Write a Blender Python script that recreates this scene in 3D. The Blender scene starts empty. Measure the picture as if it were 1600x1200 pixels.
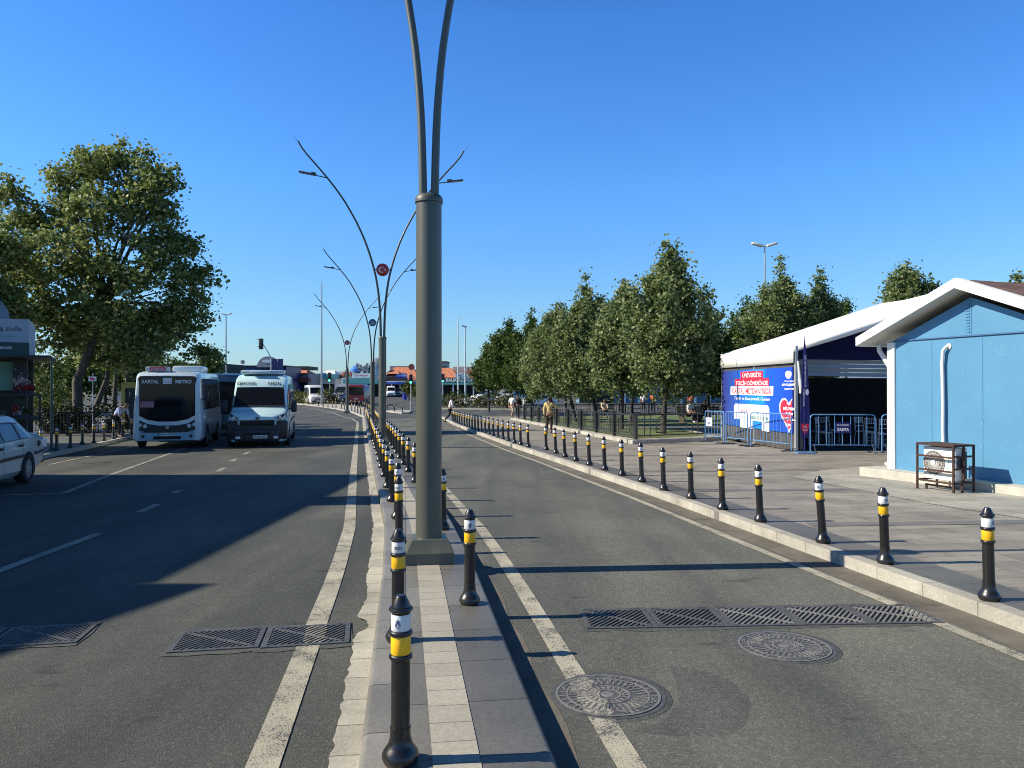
import bpy, bmesh, math, random
import numpy as np
from mathutils import Vector, Matrix
R = math.radians
random.seed(7)
scene = bpy.context.scene
COL = scene.collection

# ---------------------------------------------------------------- camera, sky, sun, exposure
cam_d = bpy.data.cameras.new('camera'); cam = bpy.data.objects.new('camera', cam_d); COL.objects.link(cam)
cam.location = (0, 0, 1.75); cam.rotation_euler = (R(90.243), 0, 0)
cam_d.sensor_width = 36; cam_d.lens = 1180/1600*36; cam_d.clip_start = .05; cam_d.clip_end = 12000
scene.camera = cam
SUN_EL, SUN_AZ = 36.0, 0.08          # light travels towards +x, a little towards +y
sd = Vector((-math.cos(R(SUN_EL))*math.cos(SUN_AZ), -math.cos(R(SUN_EL))*math.sin(SUN_AZ), math.sin(R(SUN_EL))))  # towards the sun
sun_d = bpy.data.lights.new('sun', 'SUN'); sun = bpy.data.objects.new('sun', sun_d); COL.objects.link(sun)
sun_d.energy = 5.0; sun_d.angle = R(.5); sun_d.color = (1, .90, .74)
sun.rotation_euler = sd.to_track_quat('Z', 'Y').to_euler(); sun.location = (-20, -5, 30)
world = bpy.data.worlds.new('World'); scene.world = world; world.use_nodes = True
nt = world.node_tree; bg = nt.nodes['Background']
sky = nt.nodes.new('ShaderNodeTexSky'); sky.sky_type = 'NISHITA'; sky.sun_disc = False
sky.sun_elevation = R(SUN_EL); sky.sun_rotation = math.atan2(sd.x, sd.y)
sky.air_density = 1.0; sky.dust_density = .3; sky.ozone_density = 4.0; sky.altitude = 0
geo = nt.nodes.new('ShaderNodeTexCoord'); sxyz = nt.nodes.new('ShaderNodeSeparateXYZ'); nt.links.new(geo.outputs['Generated'], sxyz.inputs[0])
grade = nt.nodes.new('ShaderNodeValToRGB'); ge_ = grade.color_ramp.elements       # clear-air colour of the sky by elevation
for _ in range(4): ge_.new(.5)
for e_, (p_, c_) in zip(ge_, [(0, (.66, .88, 1.15)), (.07, (.72, .98, 1.2)), (.25, (.62, 1.16, 1.68)), (.44, (.48, 1.06, 1.72)), (.56, (.24, .48, .72)), (1, (.20, .36, .5))]): e_.position = p_; e_.color = (*c_, 1)
nt.links.new(sxyz.outputs[2], grade.inputs[0]); smx = nt.nodes.new('ShaderNodeMix'); smx.data_type = 'RGBA'; smx.blend_type = 'MULTIPLY'; smx.inputs[0].default_value = 1
nt.links.new(sky.outputs[0], smx.inputs[6]); nt.links.new(grade.outputs[0], smx.inputs[7]); nt.links.new(smx.outputs[2], bg.inputs[0]); bg.inputs[1].default_value = .087
scene.view_settings.view_transform = 'Standard'; scene.view_settings.look = 'None'
scene.cycles.pixel_filter_type = 'BLACKMAN_HARRIS'; scene.cycles.filter_width = 1.0
scene.view_settings.exposure = 0.60; scene.view_settings.gamma = 1

# ---------------------------------------------------------------- the lie of the land
GT = [(-40, .48), (46, -.552), (50, -.59), (54, -.612), (60, -.62), (70, -.60), (80, -.57), (100, -.48), (130, -.28), (160, -.10), (200, .0), (4000, .0)]
def lerp(T, y):
    if y <= T[0][0]: (a, b), (c, d) = T[0], T[1]
    elif y >= T[-1][0]: (a, b), (c, d) = T[-2], T[-1]
    else:
        for i in range(len(T)-1):
            if T[i][0] <= y <= T[i+1][0]: (a, b), (c, d) = T[i], T[i+1]; break
    return b+(d-b)*(y-a)/(c-a)
def g(y): return lerp(GT, y)
H = .12
CT = [(-6, 1.0), (0, .24), (3.35, -.235), (5.04, -.48), (7.5, -.83), (10.05, -1.25), (13.5, -1.95), (17.2, -2.7), (25.6, -4.39), (44, -8.1), (60, -11.3)]
KT = [(-6, 5.5), (0, 4.62), (5.56, 3.77), (7.57, 3.43), (8.9, 3.2), (11.1, 2.83), (13.45, 2.42), (15.6, 2.0), (17.8, 1.57), (19.8, 1.2), (25, .14), (37.7, -2.15), (45, -3.4), (58, -5.4)]
LT = [(-6, -6.4), (5, -9.05), (21.6, -13.2), (24.7, -13.96), (27.9, -14.8), (31.5, -15.75), (45, -21), (60, -30), (75, -42), (90, -60)]
def C(y): return lerp(CT, y)
def K(y): return lerp(KT, y)
def L(y): return lerp(LT, y)
def depth(py, h=0.):
    """distance at which ground raised by h shows on pixel row py"""
    a, b = 1.0, 900.
    for _ in range(60):
        m = (a+b)/2
        if (1.75-h-g(m))*1180/m > py-605: a = m
        else: b = m
    return a
def P(px, py, h=0.):
    d = depth(py, h); return ((px-800)/1180*d, d, g(d)+h)
def X(px, d): return (px-800)/1180*d
def Z(py, d): return 1.75+(605-py)/1180*d

# ---------------------------------------------------------------- helpers
def tag(o, label=None, cat=None, group=None, kind=None):
    if label: o['label'] = label
    if cat: o['category'] = cat
    if group: o['group'] = group
    if kind: o['kind'] = kind
    return o
def empty(name, loc, rz=0, label=None, cat=None, group=None):
    o = bpy.data.objects.new(name, None); COL.objects.link(o); o.empty_display_size = .2
    o.location = loc; o.rotation_euler = (0, 0, rz); return tag(o, label, cat, group)
def shade(me, ang=35):
    me.polygons.foreach_set('use_smooth', [True]*len(me.polygons)); me.set_sharp_from_angle(angle=R(ang)); me.update()
class MB:
    def __init__(s): s.v = []; s.f = []; s.m = []
    def add(s, vs, fs, mi=0):
        n = len(s.v); s.v += [tuple(v) for v in vs]; s.f += [tuple(i+n for i in f) for f in fs]; s.m += [mi]*len(fs); return s
    def box(s, c, d, rz=0, mi=0, rx=0, ry=0, ch=0):
        M = Matrix.Translation(c) @ Matrix.Rotation(rz, 4, 'Z') @ Matrix.Rotation(ry, 4, 'Y') @ Matrix.Rotation(rx, 4, 'X')
        if ch:
            bm = bmesh.new(); bmesh.ops.create_cube(bm, size=1)
            for v in bm.verts: v.co = Vector((v.co.x*d[0], v.co.y*d[1], v.co.z*d[2]))
            bmesh.ops.bevel(bm, geom=bm.edges[:], offset=ch, segments=2, profile=.5, affect='EDGES')
            bm.verts.index_update()
            s.add([M @ v.co for v in bm.verts], [[v.index for v in f.verts] for f in bm.faces], mi); bm.free(); return s
        x, y, z = d[0]/2, d[1]/2, d[2]/2
        vs = [M @ Vector(p) for p in [(-x,-y,-z),(x,-y,-z),(x,y,-z),(-x,y,-z),(-x,-y,z),(x,-y,z),(x,y,z),(-x,y,z)]]
        return s.add(vs, [(0,3,2,1),(4,5,6,7),(0,1,5,4),(1,2,6,5),(2,3,7,6),(3,0,4,7)], mi)
    def b2(s, lo, hi, mi=0, ch=0):
        return s.box([(a+b)/2 for a, b in zip(lo, hi)], [abs(b-a) for a, b in zip(lo, hi)], 0, mi, ch=ch)
    def tube(s, pts, rad, n=8, mi=0, cap=True, flat=1.):
        pts = [Vector(p) for p in pts]
        if not hasattr(rad, '__len__'): rad = [rad]*len(pts)
        base = len(s.v); up = None
        for i, p in enumerate(pts):
            t = (pts[min(i+1, len(pts)-1)]-pts[max(i-1, 0)])
            t = t.normalized() if t.length > 1e-9 else Vector((0, 0, 1))
            if up is None: up = Vector((0, 0, 1)) if abs(t.z) < .9 else Vector((0, 1, 0))
            a = t.cross(up); a.normalize(); b = a.cross(t).normalized(); up = b
            for k in range(n):
                an = 2*math.pi*k/n; s.v.append(tuple(p+a*math.cos(an)*rad[i]+b*math.sin(an)*rad[i]*flat))
        fs = []
        for i in range(len(pts)-1):
            for k in range(n):
                k2 = (k+1) % n; fs.append((base+i*n+k, base+i*n+k2, base+(i+1)*n+k2, base+(i+1)*n+k))
        if cap: fs.append(tuple(base+k for k in range(n))[::-1]); fs.append(tuple(base+(len(pts)-1)*n+k for k in range(n)))
        s.f += fs; s.m += [mi]*len(fs); return s
    def lathe(s, prof, n=16, c=(0, 0, 0), axis='z', mi=0, cap=True):
        base = len(s.v)
        for r, z in prof:
            for k in range(n):
                a = 2*math.pi*k/n; p = (r*math.cos(a), r*math.sin(a), z)
                if axis == 'x': p = (z, p[0], p[1])
                if axis == 'y': p = (p[0], z, p[1])
                s.v.append((p[0]+c[0], p[1]+c[1], p[2]+c[2]))
        fs = []
        for i in range(len(prof)-1):
            for k in range(n):
                k2 = (k+1) % n; fs.append((base+i*n+k, base+i*n+k2, base+(i+1)*n+k2, base+(i+1)*n+k))
        if cap: fs.append(tuple(base+k for k in range(n))[::-1]); fs.append(tuple(base+(len(prof)-1)*n+k for k in range(n)))
        s.f += fs; s.m += [mi]*len(fs); return s
    def quad(s, a, b, c, d, mi=0): return s.add([a, b, c, d], [(0, 1, 2, 3)], mi)
    def prism(s, poly, f, g_, mi=0):
        """poly: 2-D points; f(p)->3-D front, g_(p)->3-D back"""
        n = len(poly); vs = [f(p) for p in poly]+[g_(p) for p in poly]
        fs = [tuple(range(n)), tuple(range(2*n-1, n-1, -1))]+[(i, i+n, (i+1) % n+n, (i+1) % n) for i in range(n)]
        return s.add(vs, fs, mi)
    def build(s, name, mats, parent=None, loc=None, rz=0, ang=35, fix=True):
        me = bpy.data.meshes.new(name); me.from_pydata(s.v, [], s.f)
        if not isinstance(mats, (list, tuple)): mats = [mats]
        for m in mats: me.materials.append(m)
        if len(mats) > 1: me.polygons.foreach_set('material_index', s.m)
        if fix:
            bm = bmesh.new(); bm.from_mesh(me); bmesh.ops.recalc_face_normals(bm, faces=bm.faces[:]); bm.to_mesh(me); bm.free()
        shade(me, ang)
        o = bpy.data.objects.new(name, me); COL.objects.link(o)
        if parent: o.parent = parent
        if loc is not None: o.location = loc
        o.rotation_euler = (0, 0, rz); return o
def copy_tree(o, parent=None):
    c = o.copy(); COL.objects.link(c); c.parent = parent
    for k in list(o.children): copy_tree(k, c)
    return c
_tc = {}
def text2d(s, bold=0., spacing=1.):
    key = (s, bold, spacing)
    if key in _tc: return _tc[key]
    cu = bpy.data.curves.new('lettering', 'FONT'); cu.body = s; cu.size = 1; cu.offset = bold; cu.resolution_u = 3; cu.align_x = 'CENTER'; cu.space_character = spacing
    ob = bpy.data.objects.new('lettering', cu); COL.objects.link(ob)
    me = ob.to_mesh(); vs = [(v.co.x, v.co.y) for v in me.vertices]; fs = [tuple(p.vertices) for p in me.polygons]
    ob.to_mesh_clear(); bpy.data.objects.remove(ob); bpy.data.curves.remove(cu)
    _tc[key] = (vs, fs); return _tc[key]
def text_on(mb, s, width, height, f, cx=0, cz=0, mi=0, bold=0., spacing=1.):
    """text scaled into width x height (None keeps the aspect), centred at cx,cz of the 2-D chart f(u,v)->3-D"""
    vs, fs = text2d(s, bold, spacing)
    if not vs: return mb
    x0 = min(v[0] for v in vs); x1 = max(v[0] for v in vs); y0 = min(v[1] for v in vs); y1 = max(v[1] for v in vs)
    sx = (width/(x1-x0)) if width else height/(y1-y0); sy = height/(y1-y0) if height else sx
    return mb.add([f(cx+(v[0]-(x0+x1)/2)*sx, cz+(v[1]-(y0+y1)/2)*sy) for v in vs], fs, mi)
def disc2(n, r, cx=0, cy=0, a0=0, ry=None):
    return [(cx+r*math.cos(a0+2*math.pi*k/n), cy+(ry or r)*math.sin(a0+2*math.pi*k/n)) for k in range(n)]
def flat(mb, poly, f, mi=0): return mb.add([f(*p) for p in poly], [tuple(range(len(poly)))], mi)

# ---------------------------------------------------------------- materials
def nodes(name):
    m = bpy.data.materials.new(name); m.use_nodes = True; t = m.node_tree; return m, t, t.nodes['Principled BSDF']
def N(t, typ, **kw):
    n = t.nodes.new(typ)
    for k, v in kw.items():
        if k.startswith('i_'): n.inputs[k[2:].replace('_', ' ')].default_value = v
        else: setattr(n, k, v)
    return n
def ramp(t, src, stops):
    r = t.nodes.new('ShaderNodeValToRGB'); el = r.color_ramp.elements
    while len(el) < len(stops): el.new(.5)
    for e, (p, c) in zip(el, stops): e.position = p; e.color = c if len(c) == 4 else (*c, 1)
    t.links.new(src, r.inputs[0]); return r
def mul(c, k): return tuple(min(1, x*k) for x in c[:3])
def mat(name, rgb, rough=.6, metal=0, var=.12, scale=3., bump=0., bscale=60., spec=.5, grime=None, coat=0, stretch=None, emit=0, each=0):
    m, t, b = nodes(name); tc = N(t, 'ShaderNodeTexCoord'); src = tc.outputs['Object']
    if stretch:
        mp = N(t, 'ShaderNodeMapping'); mp.inputs['Scale'].default_value = stretch; t.links.new(src, mp.inputs[0]); src = mp.outputs[0]
    n1 = N(t, 'ShaderNodeTexNoise', i_Scale=scale, i_Detail=6., i_Roughness=.6); t.links.new(src, n1.inputs['Vector'])
    r = ramp(t, n1.outputs['Fac'], [(.3, mul(rgb, 1-var)), (.7, mul(rgb, 1+var))]); out = r.outputs[0]
    if grime:
        n2 = N(t, 'ShaderNodeTexNoise', i_Scale=grime[1], i_Detail=8., i_Roughness=.7); t.links.new(src, n2.inputs['Vector'])
        r2 = ramp(t, n2.outputs['Fac'], [(grime[2], (0, 0, 0)), (grime[2]+.12, (1, 1, 1))])
        mx = N(t, 'ShaderNodeMix', data_type='RGBA'); mx.inputs[7].default_value = (*grime[0], 1)
        t.links.new(r2.outputs[0], mx.inputs[0]); t.links.new(out, mx.inputs[6]); out = mx.outputs[2]
    if each:
        oi = N(t, 'ShaderNodeObjectInfo'); re_ = ramp(t, oi.outputs['Random'], [(0, (1-each,)*3), (1, (1+each,)*3)]); me_ = N(t, 'ShaderNodeMix', data_type='RGBA', blend_type='MULTIPLY'); me_.inputs[0].default_value = 1
        t.links.new(out, me_.inputs[6]); t.links.new(re_.outputs[0], me_.inputs[7]); out = me_.outputs[2]
    t.links.new(out, b.inputs['Base Color'])
    b.inputs['Roughness'].default_value = rough; b.inputs['Metallic'].default_value = metal
    b.inputs['Specular IOR Level'].default_value = spec; b.inputs['Coat Weight'].default_value = coat
    if emit: b.inputs['Emission Color'].default_value = (*rgb, 1); b.inputs['Emission Strength'].default_value = emit
    if bump:
        n3 = N(t, 'ShaderNodeTexNoise', i_Scale=bscale, i_Detail=4.); t.links.new(src, n3.inputs['Vector'])
        bp = N(t, 'ShaderNodeBump', i_Strength=bump, i_Distance=.01); t.links.new(n3.outputs['Fac'], bp.inputs['Height']); t.links.new(bp.outputs[0], b.inputs['Normal'])
    return m
def leaf_mat(name, c1, c2, c3, trans=.42):
    m, t, b = nodes(name); ge = N(t, 'ShaderNodeNewGeometry')
    r = ramp(t, ge.outputs['Random Per Island'], [(0, c1), (.5, c2), (.93, c3), (1, (c3[0]*1.25, c3[1]*1.1, c3[2]))])
    t.links.new(r.outputs[0], b.inputs['Base Color']); b.inputs['Roughness'].default_value = .55; b.inputs['Specular IOR Level'].default_value = .3
    tr = N(t, 'ShaderNodeBsdfTranslucent'); t.links.new(r.outputs[0], tr.inputs[0]); mx = N(t, 'ShaderNodeMixShader'); mx.inputs[0].default_value = trans
    t.links.new(b.outputs[0], mx.inputs[1]); t.links.new(tr.outputs[0], mx.inputs[2]); t.links.new(mx.outputs[0], t.nodes['Material Output'].inputs[0]); return m
def asphalt(name, base, warm, tracks=True):
    m, t, b = nodes(name); tc = N(t, 'ShaderNodeTexCoord'); o = tc.outputs['Object']
    def mapn(sc, rot=0):
        mp = N(t, 'ShaderNodeMapping'); mp.inputs['Scale'].default_value = sc; mp.inputs['Rotation'].default_value = (0, 0, rot); t.links.new(o, mp.inputs[0]); return mp.outputs[0]
    big = N(t, 'ShaderNodeTexNoise', i_Scale=.55, i_Detail=8., i_Roughness=.62, i_Distortion=.4); t.links.new(mapn((1, .6, 1), -.19), big.inputs['Vector'])
    r1 = ramp(t, big.outputs['Fac'], [(.30, mul(base, .74)), (.5, base), (.7, mul(warm, 1.08))])
    trk = N(t, 'ShaderNodeTexNoise', i_Scale=1.3, i_Detail=3.); t.links.new(mapn((1, .045, 1), -.19), trk.inputs['Vector'])
    r2 = ramp(t, trk.outputs['Fac'], [(.33, (.68, .69, .72)), (.64, (1.2, 1.18, 1.12))])
    m1 = N(t, 'ShaderNodeMix', data_type='RGBA', blend_type='MULTIPLY'); m1.inputs[0].default_value = .8; t.links.new(r1.outputs[0], m1.inputs[6]); t.links.new(r2.outputs[0], m1.inputs[7])
    fine = N(t, 'ShaderNodeTexVoronoi', i_Scale=105.); t.links.new(o, fine.inputs['Vector'])
    hs = N(t, 'ShaderNodeSeparateColor'); t.links.new(fine.outputs['Color'], hs.inputs[0])
    r3 = ramp(t, hs.outputs[0], [(.0, (.55, .55, .56)), (.5, (.92, .92, .9)), (.86, (1.12, 1.12, 1.1)), (1, (2.3, 2.2, 2.0))])
    m2 = N(t, 'ShaderNodeMix', data_type='RGBA', blend_type='MULTIPLY'); m2.inputs[0].default_value = .55; t.links.new(m1.outputs[2], m2.inputs[6]); t.links.new(r3.outputs[0], m2.inputs[7])
    mid = N(t, 'ShaderNodeTexNoise', i_Scale=26., i_Detail=5., i_Roughness=.7); t.links.new(o, mid.inputs['Vector'])
    r4 = ramp(t, mid.outputs['Fac'], [(.3, (.78, .78, .78)), (.7, (1.2, 1.2, 1.2))])
    m3 = N(t, 'ShaderNodeMix', data_type='RGBA', blend_type='MULTIPLY'); m3.inputs[0].default_value = .8; t.links.new(m2.outputs[2], m3.inputs[6]); t.links.new(r4.outputs[0], m3.inputs[7])
    # sparse oil spots
    sp = N(t, 'ShaderNodeTexNoise', i_Scale=3.1, i_Detail=2.); t.links.new(mapn((.5, 1.6, 1)), sp.inputs['Vector'])
    r5 = ramp(t, sp.outputs['Fac'], [(.685, (1, 1, 1)), (.74, (.6, .6, .62))])
    m4 = N(t, 'ShaderNodeMix', data_type='RGBA', blend_type='MULTIPLY'); m4.inputs[0].default_value = 1; t.links.new(m3.outputs[2], m4.inputs[6]); t.links.new(r5.outputs[0], m4.inputs[7])
    # hairline cracks
    cr = N(t, 'ShaderNodeTexVoronoi', i_Scale=.42, feature='DISTANCE_TO_EDGE'); dn = N(t, 'ShaderNodeTexNoise', i_Scale=2.2, i_Detail=6.); t.links.new(o, dn.inputs['Vector'])
    va = N(t, 'ShaderNodeVectorMath', operation='ADD'); t.links.new(mapn((1, 1, 0)), va.inputs[0]); t.links.new(dn.outputs['Color'], va.inputs[1]); t.links.new(va.outputs[0], cr.inputs['Vector'])
    r6 = ramp(t, cr.outputs['Distance'], [(.0, (.5, .5, .5)), (.004, (1, 1, 1))])
    m5 = N(t, 'ShaderNodeMix', data_type='RGBA', blend_type='MULTIPLY'); m5.inputs[0].default_value = .28; t.links.new(m4.outputs[2], m5.inputs[6]); t.links.new(r6.outputs[0], m5.inputs[7])
    t.links.new(m5.outputs[2], b.inputs['Base Color']); b.inputs['Roughness'].default_value = .78; b.inputs['Specular IOR Level'].default_value = .35
    ad = N(t, 'ShaderNodeMath', operation='ADD'); t.links.new(fine.outputs['Distance'], ad.inputs[0]); t.links.new(mid.outputs['Fac'], ad.inputs[1])
    bp = N(t, 'ShaderNodeBump', i_Strength=.55, i_Distance=.006); t.links.new(ad.outputs[0], bp.inputs['Height']); t.links.new(bp.outputs[0], b.inputs['Normal']); return m
def paving(name, c1, c2, mortar, bw, bh, rot=0, offset=.5, ms=.012, rough=.7, dirt=.5, bump=.4, spec=.4):
    m, t, b = nodes(name); tc = N(t, 'ShaderNodeTexCoord'); o = tc.outputs['Object']
    mp = N(t, 'ShaderNodeMapping'); mp.inputs['Rotation'].default_value = (0, 0, rot); t.links.new(o, mp.inputs[0])
    br = N(t, 'ShaderNodeTexBrick', offset=offset, squash=1.); t.links.new(mp.outputs[0], br.inputs['Vector'])
    br.inputs['Color1'].default_value = (*c1, 1); br.inputs['Color2'].default_value = (*c2, 1); br.inputs['Mortar'].default_value = (*mortar, 1)
    br.inputs['Scale'].default_value = 1; br.inputs['Brick Width'].default_value = bw; br.inputs['Row Height'].default_value = bh; br.inputs['Mortar Size'].default_value = ms*.5; br.inputs['Mortar Smooth'].default_value = .3; br.inputs['Bias'].default_value = 0
    n1 = N(t, 'ShaderNodeTexNoise', i_Scale=1.1, i_Detail=9., i_Roughness=.68); t.links.new(o, n1.inputs['Vector'])
    r1 = ramp(t, n1.outputs['Fac'], [(.3, (1-.45*dirt,)*3), (.7, (1+.3*dirt,)*3)])
    m1 = N(t, 'ShaderNodeMix', data_type='RGBA', blend_type='MULTIPLY'); m1.inputs[0].default_value = 1; t.links.new(br.outputs['Color'], m1.inputs[6]); t.links.new(r1.outputs[0], m1.inputs[7])
    n2 = N(t, 'ShaderNodeTexNoise', i_Scale=45., i_Detail=5., i_Roughness=.75); t.links.new(o, n2.inputs['Vector'])
    r2 = ramp(t, n2.outputs['Fac'], [(.3, (.8,)*3), (.7, (1.2,)*3)])
    m2 = N(t, 'ShaderNodeMix', data_type='RGBA', blend_type='MULTIPLY'); m2.inputs[0].default_value = 1; t.links.new(m1.outputs[2], m2.inputs[6]); t.links.new(r2.outputs[0], m2.inputs[7])
    t.links.new(m2.outputs[2], b.inputs['Base Color']); b.inputs['Roughness'].default_value = rough; b.inputs['Specular IOR Level'].default_value = spec
    ma = N(t, 'ShaderNodeMath', operation='MULTIPLY_ADD'); ma.inputs[1].default_value = -1.; t.links.new(br.outputs['Fac'], ma.inputs[0]); t.links.new(n2.outputs['Fac'], ma.inputs[2])
    bp = N(t, 'ShaderNodeBump', i_Strength=bump, i_Distance=.006); t.links.new(ma.outputs[0], bp.inputs['Height']); t.links.new(bp.outputs[0], b.inputs['Normal']); return m
def paint(name, rgb, under, wear=.45):
    m, t, b = nodes(name); tc = N(t, 'ShaderNodeTexCoord'); o = tc.outputs['Object']
    n = N(t, 'ShaderNodeTexNoise', i_Scale=5., i_Detail=12., i_Roughness=.78); t.links.new(o, n.inputs['Vector'])
    n2 = N(t, 'ShaderNodeTexVoronoi', i_Scale=90.); t.links.new(o, n2.inputs['Vector'])
    ad = N(t, 'ShaderNodeMath', operation='MULTIPLY_ADD'); ad.inputs[1].default_value = .28; t.links.new(n2.outputs['Distance'], ad.inputs[0]); t.links.new(n.outputs['Fac'], ad.inputs[2])
    r = ramp(t, ad.outputs[0], [(wear+.12, rgb), (wear+.25, mul(rgb, .8)), (wear+.33, under)])
    n3 = N(t, 'ShaderNodeTexNoise', i_Scale=1.2, i_Detail=4.); t.links.new(o, n3.inputs['Vector']); r3 = ramp(t, n3.outputs['Fac'], [(.3, (.75,)*3), (.7, (1.1,)*3)])
    mx = N(t, 'ShaderNodeMix', data_type='RGBA', blend_type='MULTIPLY'); mx.inputs[0].default_value = 1; t.links.new(r.outputs[0], mx.inputs[6]); t.links.new(r3.outputs[0], mx.inputs[7])
    t.links.new(mx.outputs[2], b.inputs['Base Color']); b.inputs['Roughness'].default_value = .7
    bp = N(t, 'ShaderNodeBump', i_Strength=.4, i_Distance=.005); t.links.new(n2.outputs['Distance'], bp.inputs['Height']); t.links.new(bp.outputs[0], b.inputs['Normal']); return m
def glass_mat(name, rgb=(.015, .02, .025), rough=.06, spec=.9):
    return mat(name, rgb, rough, 0, .05, 2., spec=spec)
M = {}
M['asphalt'] = asphalt('asphalt', (.066, .070, .064), (.094, .095, .080))
M['median_slab'] = paving('grey_granite', (.125, .121, .106), (.195, .188, .165), (.06, .056, .05), .62, .9, R(90-8), .5, .012, .5, .5)
M['strip'] = paving('tactile_block', (.36, .34, .28), (.3, .285, .235), (.14, .13, .11), 50., .21, R(-8), 0, .008, .8, .35)
M['paver'] = paving('light_paver', (.285, .265, .22), (.215, .2, .168), (.11, .1, .08), .95, .30, R(-9), .5, .012, .65, .75)
M['paver_dark'] = paving('dark_paver', (.105, .102, .090), (.145, .139, .122), (.06, .058, .05), .6, .5, R(79), .5, .012, .5, .5)
M['paver_light'] = paving('dusty_paver', (.36, .345, .29), (.29, .275, .23), (.17, .16, .135), .95, .30, R(-9), .5, .012, .75, .9)
M['band'] = paving('band_paver', (.15, .145, .132), (.18, .175, .16), (.09, .085, .08), .4, .25, R(-9), .5, .01, .6, .5)
M['kerb'] = paving('kerb_stone', (.43, .41, .345), (.36, .345, .295), (.2, .19, .165), .62, .5, R(84), 0, .012, .75, .8, .6)
M['kerbcobble'] = paving('kerb_cobble', (.44, .42, .35), (.35, .33, .275), (.2, .19, .16), .34, .6, R(82), 0, .012, .8, .8, .8)
M['white'] = paint('road_paint', (.41, .385, .29), (.1, .1, .09), .44)
M['white_worn'] = paint('worn_paint', (.34, .32, .26), (.1, .1, .095), .42)
M['gutter'] = mat('gutter_dirt', (.12, .108, .085), .9, 0, .35, 2.5, .5, 60, grime=((.05, .045, .038), 1.2, .56))
M['asphalt_pale'] = asphalt('pale_asphalt', (.110, .114, .099), (.136, .136, .114))
M['patch'] = asphalt('asphalt_patch', (.082, .086, .08), (.098, .10, .09))
M['grass'] = mat('grass', (.09, .12, .028), .9, 0, .5, 6, .6, 40, grime=((.16, .13, .06), .7, .6))
M['soil'] = mat('soil', (.11, .09, .06), .95, 0, .4, 4, .5, 30)
M['ground'] = mat('far_ground', (.16, .15, .13), .9, 0, .25, .3)
M['black'] = mat('black_gloss_paint', (.013, .013, .014), .33, 0, .3, 8, .08, 90, grime=((.075, .068, .058), 11, .60), coat=.2, each=.35)
M['bwhite'] = mat('reflective_white', (.72, .73, .72), .35, 0, .06, 10, grime=((.38, .38, .34), 12, .58), each=.14)
M['yellow'] = mat('reflective_yellow', (.86, .46, .012), .35, 0, .08, 10, grime=((.4, .26, .06), 12, .58), each=.16)
M['ink'] = mat('dark_ink', (.02, .02, .025), .5, var=.02)
M['navy_ink'] = mat('navy_ink', (.03, .05, .2), .5, var=.02)
M['pole'] = mat('olive_grey_paint', (.095, .1, .078), .42, .15, .14, 1.5, .03, 80, coat=.15, grime=((.15, .15, .12), 1.6, .60), stretch=(1, 1, .25))
M['pole_dark'] = mat('dark_pole_paint', (.05, .055, .047), .4, .15, .1, 2, coat=.15)
M['steel'] = mat('galvanised', (.42, .43, .43), .4, .7, .1, 6)
M['iron'] = mat('cast_iron', (.11, .108, .10), .5, .35, .35, 14, .4, 90)
M['iron_light'] = mat('worn_iron', (.23, .22, .19), .5, .35, .3, 14, .3, 90)
M['gap_black'] = mat('gap_shade', (.012, .012, .012), .9)  # near-black for gaps and grilles; shade inside openings is put into it
# ---------------------------------------------------------------- ground, roads, pavements
def drape(name, poly, off, m, skirt=0., kind='structure', cuts=True, fn=None):
    bm = bmesh.new(); f = bm.faces.new([bm.verts.new((x, y, 0)) for x, y in poly])
    if f.normal.z < 0 or True: bmesh.ops.recalc_face_normals(bm, faces=bm.faces[:])
    y0 = min(p[1] for p in poly); y1 = max(p[1] for p in poly)
    ys = [a for a, b in GT if y0+.01 < a < y1-.01]
    for y in ys:
        bmesh.ops.bisect_plane(bm, geom=bm.verts[:]+bm.edges[:]+bm.faces[:], plane_co=(0, y, 0), plane_no=(0, 1, 0))
    for v in bm.verts: v.co.z = (fn or g)(v.co.y)+off
    bm.faces.ensure_lookup_table()
    for f in bm.faces:
        f.normal_update()
        if f.normal.z < 0: f.normal_flip()
    if skirt:
        be = [e for e in bm.edges if e.is_boundary]
        r = bmesh.ops.extrude_edge_only(bm, edges=be)
        for v in [e for e in r['geom'] if isinstance(e, bmesh.types.BMVert)]: v.co.z -= skirt
        bmesh.ops.recalc_face_normals(bm, faces=bm.faces[:])
    me = bpy.data.meshes.new(name); bm.to_mesh(me); bm.free(); me.materials.append(m); shade(me, 30)
    o = bpy.data.objects.new(name, me); COL.objects.link(o)
    return tag(o, kind=kind) if kind else o
def steps(a, b, s=1.):
    n = max(1, int(round((b-a)/s))); return [a+(b-a)*i/n for i in range(n+1)]
def strip(fa, fb, y0, y1, s=1.):
    ys = steps(y0, y1, s); return [(fa(y), y) for y in ys]+[(fb(y), y) for y in reversed(ys)]
def strip_mesh(name, fa, fb, y0, y1, off, m, s=1., skirt=0., kind='structure'):
    """a ribbon along the road between two edge functions"""
    ys = sorted(set([round(y, 3) for y in steps(y0, y1, s)]+[a for a, b in GT if y0 < a < y1])); mb = MB()
    mb.v = [p for y in ys for p in ((fa(y), y, g(y)+off), (fb(y), y, g(y)+off))]
    mb.f = [(2*i, 2*i+1, 2*i+3, 2*i+2) for i in range(len(ys)-1)]; n = len(mb.v)
    if skirt:
        mb.v += [(x, y, z-skirt) for x, y, z in mb.v]
        for i in range(len(ys)-1): mb.f += [(2*i, 2*i+2, 2*i+2+n, 2*i+n), (2*i+1, 2*i+1+n, 2*i+3+n, 2*i+3)]
        mb.f += [(0, n, n+1, 1), (n-2, n-1, 2*n-1, 2*n-2)]
    mb.m = [0]*len(mb.f); o = mb.build(name, m, ang=30)
    return tag(o, kind=kind) if kind else o

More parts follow.
